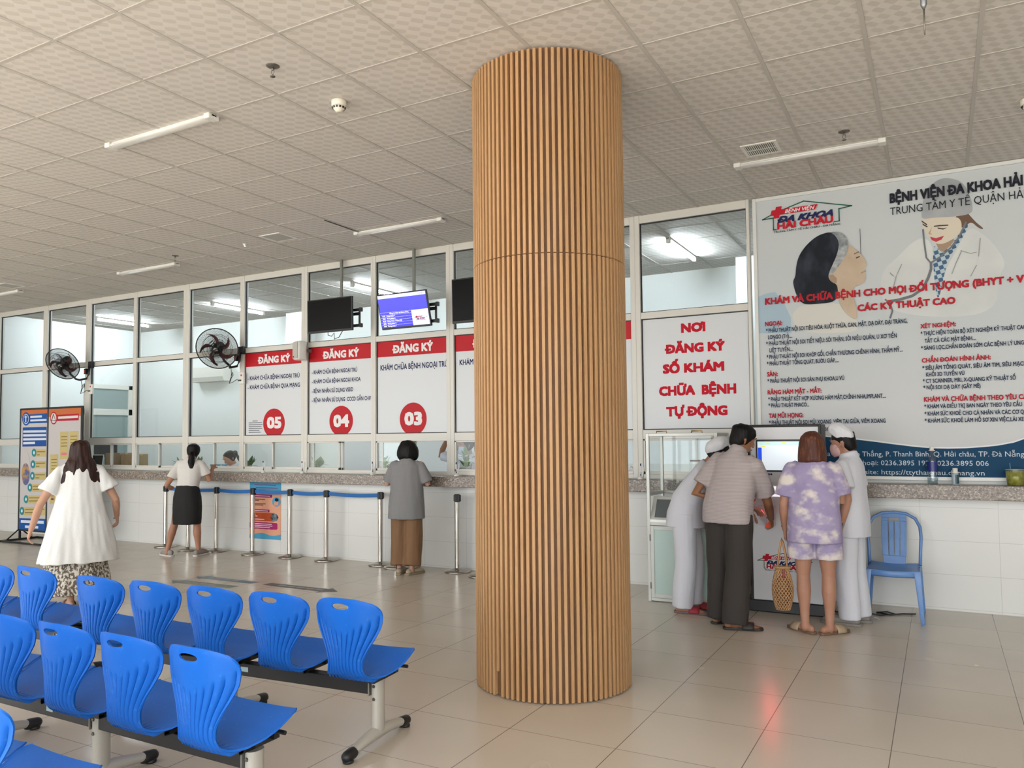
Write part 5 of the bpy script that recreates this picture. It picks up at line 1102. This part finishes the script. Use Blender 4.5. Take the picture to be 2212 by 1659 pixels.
b = B(); b.loft([(-.02, -.03, z) for z in (.12, .2, .45, .7, .9)], [(.31, .26), (.31, .26), (.25, .2), (.19, .15), (.15, .12)], 30); organic(b, 'skirt', skm, p.t, vox=.011, it=3, disp=folds(.022, 11, 1.0, 5))
brs = mat('brown_leather', '#6b3a26', .5)
for e in (-1, 1): p.shoe(e, 'sandal', brs, 'slipper')
p.hair(brownh, [(-.36, -.05, .1, .03), (-.335, -.055, .17, .05), (-.29, -.06, .19, .07), (-.22, -.05, .178, .084), (-.13, -.035, .14, .094), (-.05, -.022, .1, .092), (.02, -.012, .092, .1), (.06, -.01, .088, .1), (.092, -.01, .07, .085), (.114, -.01, .036, .046)], amp=.009)

# woman in the black skirt
p = Person('woman in white shirt and black skirt with ponytail, standing by the blue belt', (-9.05, 7.38), (-.38, .92), 1.53, lean=(.12, .06), turn=.35, skin='#a87a62', curl=.4, feet={-1: (-.24, -.05, 1.0), 1: (.17, .02, -.15)},
           arms={-1: (Vector((-.25, -.10, .955)), Vector((-.36, .17, .93))), 1: (Vector((.27, .08, 1.02)), Vector((.22, .27, 1.17)))}, palm={-1: (0, .2, -1), 1: (0, 0, -1)})
p.body()
p.top('shirt', mat('white_shirt', '#cfcbc6', .75, bump=(50, .0015)), .9, [(.9, .158, .118, -.008), (1.0, .148, .112, 0), (1.1, .156, .116, 0)], slv=.66, sw=.066, amp=.006, seed=4)
b = B(); b.loft([(0, -.01, z) for z in (.43, .5, .65, .8, .9, .96)], [(.185, .135), (.192, .142), (.195, .15), (.185, .142), (.162, .12), (.145, .108)], 28, pw=2.3); organic(b, 'skirt', mat('black_cloth', '#0a0a0b', .8), p.t, vox=.009, it=4, disp=folds(.006, 7, 2, 6))
for e in (-1, 1): p.shoe(e, 'sneaker', mat('grey_mesh', '#8d8782', .8), 'sneaker', mat('sole_white', '#c9c5bf', .6))
hr = p.hair(blackh, [(-.07, -.05, .055, .05), (-.03, -.035, .08, .08), (.02, -.014, .09, .096), (.06, -.01, .086, .098), (.09, -.01, .068, .084), (.113, -.01, .035, .045)], amp=.003)
b = B(); b.limb([p.Hd((0, -.1, -.03)), p.Hd((0, -.135, -.07)), p.Hd((0, -.135, -.15)), p.Hd((0.01, -.125, -.24)), p.Hd((0.02, -.12, -.285))], [.026, .04, .046, .036, .012], 14); organic(b, 'ponytail', blackh, hr, vox=.007, it=2, disp=lambda q, n_: .004*noise.noise(Vector((q.x*50, q.y*50, q.z*6))))

# person in the grey shirt
p = Person('person in grey t-shirt and brown wide trousers at window 03, seen from behind', (-5.48, 7.54), (-.33, .94), 1.535, lean=(.07, 0), skin='#b08a74', feet={-1: (-.075, -.02, .1), 1: (.085, -.06, -.45)},
           arms={-1: (Vector((-.245, .02, 1.03)), Vector((-.16, .22, 1.175))), 1: (Vector((.25, .02, 1.03)), Vector((.15, .2, 1.175)))}, palm={-1: (0, 0, -1), 1: (0, 0, -1)})
p.body()
p.top('t_shirt', mat('grey_tshirt', '#7d7c7d', .85, bump=(70, .001)), .63, [(.645, .222, .165, -.015), (.8, .215, .16, -.012), (.95, .2, .148, -.006), (1.1, .188, .135, 0)], slv=.9, sw=.075, amp=.009, seed=9)
p.trousers('trousers', mat('brown_trousers', '#7a5a3e', .8, bump=(60, .001)), .1, (.115, .112, .105), seed=3, amp=.011)
for e in (-1, 1): p.shoe(e, 'slip_on_shoe', mat('beige_shoe', '#a4937c', .7), 'clog', mat('beige_sole', '#8f8069', .7))
p.hair(blackh, [(-.122, -.03, .085, .07), (-.1, -.026, .116, .096), (-.06, -.02, .132, .11), (-.01, -.014, .13, .114), (.04, -.012, .117, .11), (.085, -.012, .09, .094), (.118, -.012, .042, .05)], amp=.008, seed=4)

# man in the striped shirt
p = Person('man in pale striped shirt and dark trousers reaching to the white kiosk', (-1.56, 6.66), (.3, .95), 1.66, lean=(.16, .13), turn=-.6, nod=.2, skin='#90654a', curl=.5, feet={-1: (-.1, .02, -.15), 1: (.12, -.11, -.95)})
p.el[1], p.wr[1] = p.local((-1.28, 6.88, .985)), p.local((-1.30, 7.1, .84))
p.el[-1], p.wr[-1] = p.local((-1.83, 6.64, 1.07)), p.local((-1.5, 6.83, 1.0))
p.palm = {1: (-.5, .3, -.4), -1: (.2, .9, 0)}
p.body()
stp = mat('striped_shirt', '#a79d9d', .8); n = NB(stp); X_, Y_, Z_ = n.xyz(); n.col(n.mix(n.math('MULTIPLY', n.math('GREATER_THAN', n.math('FRACT', n.math('MULTIPLY', n.math('ADD', Z_, n.math('MULTIPLY', n.noise(3), .03)), 88)), .6), .5), '#aca2a1', '#80747a')); 
def collar(b): b.loft([p.U((0, -.02, 1.32*p.k)), p.U((0, -.018, 1.36*p.k)), p.U((0, -.012, 1.385*p.k))], [(.085, .078), (.074, .072), (.066, .066)], 18)
p.top('shirt', stp, .8, [(.79, .2, .148, -.012), (.9, .198, .148, -.012), (1.0, .188, .14, -.004), (1.1, .188, .136, 0)], slv=.74, sw=.078, amp=.007, seed=11, extra=collar)
p.trousers('trousers', mat('dark_brown_trousers', '#2e2926', .8, bump=(60, .001)), .045, (.112, .1, .096), seed=8, amp=.009)
for e in (-1, 1): p.shoe(e, 'slipper', mat('dark_slipper', '#26211f', .6), 'slipper')
p.hair(blackh, [(-.075, -.055, .05, .04), (-.045, -.04, .07, .066), (-.01, -.028, .079, .08), (.03, -.012, .084, .098), (.065, -.006, .082, .102), (.095, -.006, .064, .084), (.118, -.006, .034, .044)], amp=.005, seed=7)

# woman in lilac tie-dye
p = Person('woman in lilac tie-dye shirt and shorts facing the kiosk, seen from behind', (-.9, 6.72), (-.1, .99), 1.58, skin='#a67b66', curl=.7, nod=.1, feet={-1: (-.085, -.03, .75), 1: (.095, -.03, -.75)},
           arms={-1: (Vector((-.225, -.03, 1.0)), Vector((-.222, .03, .80))), 1: (Vector((.205, .04, 1.03)), Vector((.1, .2, 1.12)))})
p.body()
td = mat('tie_dye_lilac', '#8e7fa6', .85); n = NB(td); v1 = n.noise(7.5, n.map((1, 1, 1.3)), 4); sm3 = n.n('MapRange', interpolation_type='SMOOTHSTEP'); n.put(sm3.inputs[0], v1); sm3.inputs[1].default_value = .46; sm3.inputs[2].default_value = .68
n.col(n.mix(sm3.outputs[0], n.mix(n.noise(11), '#8578a0', '#a197b4'), '#d3cac4'))
p.top('t_shirt', td, .7, [(.7, .205, .152, -.012), (.85, .2, .15, -.01), (.97, .19, .142, -.004), (1.1, .188, .135, 0)], slv=.78, sw=.086, amp=.008, seed=13)
b = B(); b.loft([(0, 0, z) for z in (.74, .84, .9, .95)], [(.16, .115), (.182, .13), (.178, .128), (.15, .11)], 24)
for e in (-1, 1): b.loft([(e*.09, 0, .86), (e*.1, 0, .72), (e*.105, 0, .575)], [.098, .105, .108], 18)
organic(b, 'shorts', td, p.t, vox=.009, it=3, disp=folds(.006, 9, 3, 5))
for e in (-1, 1): p.shoe(e, 'clog', mat('beige_clog', '#a38f76', .75), 'slipper', mat('clog_sole', '#6b5240', .7))
hrm = mat('streaked_brown_hair', '#4b281d', .5, spec=.25, noise_=(11, '#7d5038', .5, .75, (7, 7, .35)))
p.hair(hrm, [(-.152, -.025, .098, .085), (-.13, -.022, .106, .098), (-.08, -.016, .106, .102), (-.02, -.012, .102, .103), (.03, -.012, .096, .102), (.065, -.012, .086, .096), (.095, -.012, .064, .08), (.114, -.012, .034, .044)], amp=.004, seed=2)
b = B(); b.tube([(p.wr[-1]+Vector((.03*math.cos(a), .03*math.sin(a), .02))) for a in np.linspace(0, 2*PI, 15)], .003, 6); b.build('bracelet', mat('bracelet', '#7a4a34', .4), p.t, smooth=True)
hw_ = p.t.matrix_world if False else None
c, sn = math.cos(p.h), math.sin(p.h); q = p.wr[-1]; hx, hy = p.loc.x+q.x*c-q.y*sn, p.loc.y+q.x*sn+q.y*c
# crochet bag in her hand
t = thing('crochet_bag', 'tan crochet net bag hanging from the left hand of the woman in lilac', 'bag', (hx-.027, hy-.026, q.z-.108), .1)
rc = mat('tan_cord', '#a9825a', .85, bump=(120, .002))
b = B()
for s_ in (-1, 1): b.tube([(-.035, s_*.02, -.2), (-.02, s_*.018, -.08), (-.005, s_*.012, .0), (.0, s_*.004, .03), (.012, s_*.012, .0), (.03, s_*.018, -.1), (.04, s_*.02, -.2)], .008, 8)
b.build('handles', rc, t, smooth=True)
def bagr(z): q = (z+.54)/.34; return .03+.045*math.sin(PI*min(1, q*.9+.12))**.8+.01*q, .02+.03*math.sin(PI*min(1, q+.1))
b = B(); NA, NZ = 18, 15
for i in range(NA):
    for s_ in (-1, 1):
        pts = []
        for j in range(NZ*2+1):
            z = -.2-.34*j/(NZ*2); rx, ry = bagr(z); a = 2*PI*i/NA+s_*2*PI*j/NA/3.2; pts.append((rx*math.cos(a), ry*math.sin(a), z))
        b.tube(pts, .0045, 5)
b.tube([(.06*math.cos(a), .03*math.sin(a), -.2) for a in np.linspace(0, 2*PI, 25)], .01, 8)
b.build('net_body', rc, t, smooth=True)
b = B(); b.limb([(0, 0, -.525), (0, 0, -.45), (0, 0, -.36), (0.0, 0, -.29)], [(.03, .018), (.052, .03), (.056, .028), (.045, .02)], 16, side=(1, 0, 0)); b.build('contents', mat('bag_inside', '#8a6a4c', .9, noise_=(14, '#6a4a38', .4, .7)), t, smooth=True)
b = B(); b.box((.012, -.03, -.25), (.018, .012, .09)); b.build('red_purse', mat('red_purse', '#7e2a2a', .5), t, bevel=.004)

# nurse with cap and mask
p = Person('nurse with white cap and pale pink mask standing right of the kiosk', (-.672, 7.15), (-.92, .2), 1.6, lean=(.03, 0), turn=.05, nod=.14, skin='#a97d68', curl=.3, feet={-1: (-.085, .03, .1), 1: (.085, -.0, .15)},
           arms={-1: (Vector((-.225, -.05, 1.03)), Vector((-.245, .01, .80))), 1: (Vector((.2, -.02, 1.03)), Vector((.13, .13, .86)))})
p.body()
def collar(b): b.loft([p.U((0, -.02, 1.32*p.k)), p.U((0, -.014, 1.355*p.k)), p.U((0, -.008, 1.375*p.k))], [(.088, .08), (.076, .076), (.07, .072)], 18)
sh_ = p.top('tunic', white_c, .7, [(.7, .182, .138, .0), (.85, .178, .135, .0), (.98, .165, .13, .004), (1.1, .172, .13, .004)], slv=.68, sw=.076, amp=.006, seed=17, extra=collar)
b = B(); b.box(p.U((.05, .15, 1.2*p.k)), (.014, .006, .014)); b.build('red_badge', mat('badge_red', '#a02030', .4), sh_)
p.trousers('trousers', white_c, .05, (.09, .082, .08), seed=21, amp=.01)
for e in (-1, 1): p.shoe(e, 'clog', mat('grey_clog', '#7d7771', .6), 'clog')
hr = p.hair(blackh, [(-.07, -.06, .05, .04), (-.03, -.045, .07, .06), (.02, -.02, .08, .085), (.055, -.004, .08, .098), (.09, -.006, .064, .082), (.112, -.006, .034, .044)], amp=.002, seed=5)
capm = mat('nurse_cap', '#d6d6da', .8, bump=(40, .002))
b = B(); M = p.HM(); ax = (M @ Vector((0, -.62, .78)))
b.loft([p.Hd((0, .03, .052))+M @ Vector((0, -.62, .78))*q for q in (0, .03, .06, .09, .115, .125)], [(.083, .098), (.094, .112), (.1, .116), (.085, .098), (.05, .06), (.02, .02)], 24, side=M @ Vector((1, 0, 0)))
organic(b, 'cap', capm, p.t, vox=.008, it=3, disp=folds(.006, 22, 8, 3))
mk = mat('pink_mask', '#bd9a98', .8)
b = B(); b.loft([p.Hd((0, .045, -.098)), p.Hd((0, .05, -.07)), p.Hd((0, .052, -.035)), p.Hd((0, .05, -.002))], [(.044, .05), (.062, .064), (.068, .064), (.06, .052)], 20, side=M @ Vector((1, 0, 0))); ms = organic(b, 'mask', mk, p.t, vox=.006, it=3)
for e in (-1, 1): b = B(); b.tube([p.Hd((e*.064, .05, -.03)), p.Hd((e*.075, .015, -.02)), p.Hd((e*.083, -.012, .0)), p.Hd((e*.078, -.02, .02))], .0022, 6); b.build('ear_loop', mk, ms, smooth=True)
def watch(p, e, strap, face):
    d = (p.wr[e]-p.el[e]).normalized(); c_ = p.wr[e]-d*.035; s1 = d.cross(Vector((0, 0, 1)) if abs(d.z) < .9 else Vector((0, 1, 0))).normalized(); s2 = d.cross(s1)
    b = B(); b.loft([c_-d*.009, c_+d*.009], [(.0305, .0295)]*2, 20, side=s1); o = b.build('watch', strap, p.t, smooth=False)
    vw = Vector((0, 0, 0)); q = p.local((0, 0, 1))-c_; q = (q-d*q.dot(d)).normalized(); M = Matrix((d, d.cross(q), q)).transposed()
    b = B(); b.box(c_+q*.031, (.034, .03, .01), M); b.build('watch_face', face, o, bevel=.003)
watch(p, -1, mat('steel_strap', '#9a9a9c', .3, .9), blk)

# nurse bending down behind the man
p = Person('nurse in white uniform bending towards the kiosk, half hidden behind the man', (-2.02, 7.02), (.96, .12), 1.58, lean=(.5, 0), nod=-.05, skin='#a97d68', curl=.35, feet={-1: (-.09, .06, 0), 1: (.1, .0, -.05)})
p.el[1], p.wr[1] = p.local((-1.6, 7.03, .99)), p.local((-1.49, 7.16, .93)); p.el[-1], p.wr[-1] = p.local((-1.66, 7.16, 1.0)), p.local((-1.53, 7.2, .9)); p.palm = {1: (0, .3, -1), -1: (0, -.3, -1)}
p.body()
p.top('tunic', white_c, .7, [(.74, .185, .17, -.01), (.85, .182, .16, -.005), (.98, .17, .144, .0), (1.1, .172, .136, .0)], slv=.68, sw=.072, amp=.006, seed=27)
p.trousers('trousers', white_c, .05, (.106, .098, .092), seed=31, amp=.01)
for e in (-1, 1): p.shoe(e, 'slipper', mat('red_strap', '#8f2230', .6), 'slipper', mat('mauve_sole', '#6f5a58', .7))
p.hair(blackh, bodh, amp=.002, seed=5)
b = B(); M = p.HM(); b.loft([p.Hd((0, .0, .04))+M @ Vector((0, -.75, .66))*q for q in (0, .03, .06, .09, .115, .125)], [(.086, .105), (.097, .115), (.1, .116), (.085, .098), (.05, .06), (.02, .02)], 24, side=M @ Vector((1, 0, 0))); organic(b, 'cap', capm, p.t, vox=.008, it=3, disp=folds(.006, 22, 8, 3))
watch(p, 1, blk, blk)

# ------------------------------------------------------------------ inside the office
b = B(); b.bx(-15.0, -1.5, 8.24, 8.62, 1.075, 1.1); 
for x in (-14.9, -11.5, -8.1, -4.7, -1.55): b.bx(x, x+.04, 8.26, 8.6, 0, 1.075)
dsk = b.build('inner_counter', plast_w); tag(dsk, 'long white inner counter just behind the sliding windows', 'counter')
t = struct(bpy.data.objects.new('door_1', None)); C.objects.link(t)
b = B(); dx = -15.05
dy0, dy1 = 9.75, 10.8
b.bx(dx, dx+.06, dy0, dy0+.09, 0, 2.75); b.bx(dx, dx+.06, dy1-.09, dy1, 0, 2.75); b.bx(dx, dx+.06, dy0, dy1, 2.66, 2.75); b.bx(dx, dx+.06, dy0, dy1, 2.12, 2.25); b.bx(dx, dx+.06, dy0, dy1, .95, 1.05); b.build('door_frame', plast_w, t, bevel=.005)
b = B(); b.bx(dx+.02, dx+.03, dy0+.09, dy1-.09, 2.25, 2.66); b.build('transom_pane', mat('green_grey_glass', '#8b9a98', .2), t)
b = B(); b.bx(dx+.02, dx+.03, dy0+.09, dy1-.09, 1.05, 2.12); b.build('door_pane', MATS['green_grey_glass'], t)
b = B(); b.bx(dx+.015, dx+.035, dy0+.09, dy1-.09, 0.0, .95); b.build('door_panel', plast_w, t)
t = thing('air_conditioner', 'white wall air conditioner inside the office under the right wall fan', 'air conditioner', (-12.77, 11.045, 2.9))
b = B(); b.prism([(0, -.15), (-.17, -.15), (-.215, -.06), (-.215, .15), (0, .15)], -.47, .47, lambda x, y, z: (y, x, z)); b.build('case', plast_w, t, bevel=.012)
b = B(); b.box((-.06, -.17, -.138), (.76, .07, .012), Matrix.Rotation(.3, 3, 'X')); b.build('air_flap', MATS['grille_grey'], t)
card = mat('cardboard', '#9a8261', .8, noise_=(5, '#8c7556', .4, .6))
for lab, x, y, w_, d_, h_ in (('left one of the two cardboard boxes behind the window beside the tablet', -12.02, 8.43, .36, .26, .28), ('right one of the two cardboard boxes behind the window beside the tablet', -11.63, 8.43, .34, .26, .26)):
    t = thing('cardboard_box', lab, 'box', (x, y, 1.1), .03, 'cardboard boxes on the inner counter')
    b = B(); b.bx(-w_/2, w_/2, -d_/2, d_/2, 0, h_); b.build('carton', card, t, bevel=.004)
    b = B(); b.bx(-w_/2-.001, w_/2+.001, -.025, .025, h_-.02, h_+.0012); b.build('tape', mat('packing_tape', '#b39a70', .35), t)
t = thing('tablet_computer', 'white rimmed tablet with dark screen leaning behind the left window', 'tablet', (-12.52, 8.36, 1.1), .1)
b = B(); b.box((0, 0, .13), (.3, .012, .25), Matrix.Rotation(-.15, 3, 'X')); b.box((0, .05, .006), (.16, .12, .012)); b.build('casing', wht, t, bevel=.004)
b = B(); b.box((0, -.008, .13), (.27, .004, .22), Matrix.Rotation(-.15, 3, 'X')); b.build('screen', MATS['dark_screen'], t)
t = thing('monitor', 'dark computer monitor behind the window above the tablet', 'monitor', (-12.55, 8.52, 1.1), .05)
b = B(); b.box((0, .02, .33), (.56, .03, .25)); b.build('screen_case', mat('monitor_dark', '#2a2f36', .4), t, bevel=.005)
b = B(); b.cyl((0, .03, .01), (0, .03, .25), .02, n=12); b.box((0, .03, .006), (.2, .08, .012)); b.build('stand', blk, t)
leafm = mat('leaf_green', '#3c5a2c', .5, noise_=(12, '#5c7c3c', .4, .7)); leafl = mat('leaf_bright', '#4f7a24', .5, noise_=(14, '#86a648', .45, .7)); potm = mat('white_pot', '#cfcac2', .4)
def plant(lab, x, y, kind, sc=1.0, seed=0):
    rnd = random.Random(seed); t = thing('potted_plant', lab, 'plant', (x, y, 1.1), 0, 'potted plants behind the sliding windows')
    b = B(); b.lathe([(0, 0), (.04*sc, 0), (.055*sc, .075*sc), (.058*sc, .08*sc), (.05*sc, .08*sc), (.045*sc, .07*sc), (0, .07*sc)], 20); b.build('pot', potm, t, smooth=True)
    b = B()
    def leaf(p, d, L, w_, droop):
        d = Vector(d).normalized(); sd = d.cross(Vector((0, 0, 1))); sd = sd.normalized() if sd.length > .1 else Vector((1, 0, 0)); V = []; 
        for j in range(6):
            q = j/5; c_ = Vector(p)+d*L*q-Vector((0, 0, droop*q*q)); ww = w_*math.sin(PI*(.12+.86*q)); V += [c_-sd*ww, c_+Vector((0, 0, -.1*ww)), c_+sd*ww]
        b.add(V, [f for j in range(5) for f in ((j*3, j*3+1, j*3+4, j*3+3), (j*3+1, j*3+2, j*3+5, j*3+4))])
    if kind == 'spiky':
        for k in range(9): a = k*2.4; leaf((0, 0, .06*sc), (math.cos(a)*.45, math.sin(a)*.45, 1), .2*sc*(.7+.3*rnd.random()), .028*sc, .01)
    else:
        for k in range(34 if kind == 'bushy' else 16):
            a = rnd.random()*6.28; el = .15+rnd.random()*1.2; r = rnd.random()*.05; st = Vector((math.cos(a)*r, math.sin(a)*r, .07*sc+(.13*sc*rnd.random() if kind == 'bushy' else .05*rnd.random())))
            leaf(st, (math.cos(a)*math.cos(el), math.sin(a)*math.cos(el), math.sin(el)), (.085 if kind == 'bushy' else .14)*sc*(.7+.5*rnd.random()), (.017 if kind == 'bushy' else .034)*sc, .03*sc)
    o = b.build('leaves', leafl if kind == 'bushy' else leafm, t, smooth=True)
plant('broad leaved plant in the window right beside the ponytail', -10.5, 8.43, 'broad', 1.0, 1); plant('spiky leaved plant in a white pot between the ponytail and the seated clerk', -10.06, 8.4, 'spiky', 1.0, 2)
plant('broad leaved plant behind the left end of window 05', -9.0, 8.4, 'broad', 1.1, 3); plant('low dark leaved plant behind the left end of window 04', -7.62, 8.4, 'broad', 1.0, 4)
plant('leafy plant behind window 03 beside the black bob of hair', -6.45, 8.4, 'bushy', 1.0, 5); plant('bright green bushy plant just left of the wooden pillar', -5.17, 8.36, 'bushy', 1.35, 6)
t = thing('tissue_box', 'small blue patterned tissue box in front of the seated clerk', 'box', (-9.56, 8.36, 1.1), .1)
b = B(); b.box((0, 0, .055), (.24, .12, .11)); b.build('carton', mat('tissue_blue', '#4a86a4', .4, noise_=(9, '#c9d6d4', .5, .62)), t, bevel=.004)
b = B(); b.box((.0, -.0605, .055), (.07, .002, .05)); b.build('print', mat('tissue_green', '#7d8a4c', .4), t)
# clerks (seated behind the counter, only the upper body in view)
def clerk(lab, x, y, hd, H, lean, nod, turn, arms=None, bun=False, mask=False, top=white_c, slv=.8, drop=.3):
    q = Person(lab, (x, y), hd, H, lean=lean, nod=nod, turn=turn, skin='#a67a62', arms=arms, hips=drop, feet={-1: (-.1, .38, 0), 1: (.1, .38, 0)}, knees={-1: (-.11, .40, .47), 1: (.11, .40, .47)})
    q.body()
    o = q.top('blouse', top, .85, [(.84, .17, .135, -.005), (1.0, .165, .13, 0), (1.1, .172, .13, 0)], slv=slv, sw=.066, amp=.006, seed=x)
    q.trousers('trousers', top, .08, (.1, .09, .08), seed=y, amp=.004)
    for e in (-1, 1): q.shoe(e, 'shoe', blk, 'clog')
    hr = q.hair(blackh, bodh, amp=.003)
    if bun: b = B(); b.limb([q.Hd((0, -.1, .03)), q.Hd((0, -.13, .02))], [.035, .04], 14); b.limb([q.Hd((0, -.14, 0)), q.Hd((0, -.14, -.1)), q.Hd((0, -.13, -.17))], [.02, .026, .01], 10); organic(b, 'tied_hair', mat('dark_scrunchie', '#3a3a40', .6), hr, vox=.008, it=2)
    if mask:
        b = B(); M = q.HM(); b.loft([q.Hd((0, .045, -.098)), q.Hd((0, .05, -.07)), q.Hd((0, .052, -.035)), q.Hd((0, .05, -.002))], [(.044, .05), (.062, .064), (.068, .064), (.06, .052)], 20, side=M @ Vector((1, 0, 0))); organic(b, 'mask', mat('pale_blue_mask', '#b9c6d2', .7), q.t, vox=.006, it=3)
    s2 = thing('stool', 'round office stool under '+lab.split(',')[0], 'stool', (x, y, 0), 0, 'office stools')
    zs = .57*H/1.56-drop
    b = B(); b.lathe([(0, zs-.06), (.17, zs-.06), (.185, zs-.04), (.18, zs-.01), (0, zs)], 24); b.build('cushion', blk, s2, smooth=True)
    b = B(); b.cyl((0, 0, .03), (0, 0, zs-.05), .025, n=12); b.lathe([(0, 0), (.19, 0), (.19, .02), (.03, .04), (0, .04)], 24); b.build('pedestal', dk, s2)
    return q
clerk('clerk with tied dark hair bowed over the counter, behind the blue tissue box', -9.72, 8.9, (-.35, -.94), 1.52, (.25, 0), .35, .2, bun=True, drop=.1)
q = Person.U
clerk('masked clerk with raised bare arm, seen beside the bushy plant left of the pillar', -5.52, 9.0, (-.5, -.86), 1.72, (.05, 0), .1, .0, bun=True, mask=True, drop=.13, arms={1: (Vector((.42, .22, 1.335)), Vector((.24, .20, 1.56))), -1: (Vector((-.24, .05, 1.0)), Vector((-.14, .22, .95)))}, slv=.92)
clerk('clerk in white with dark hair, half hidden by the right edge of the pillar', -3.3, 8.85, (-.3, -.95), 1.58, (.1, 0), .25, .1, drop=.12)
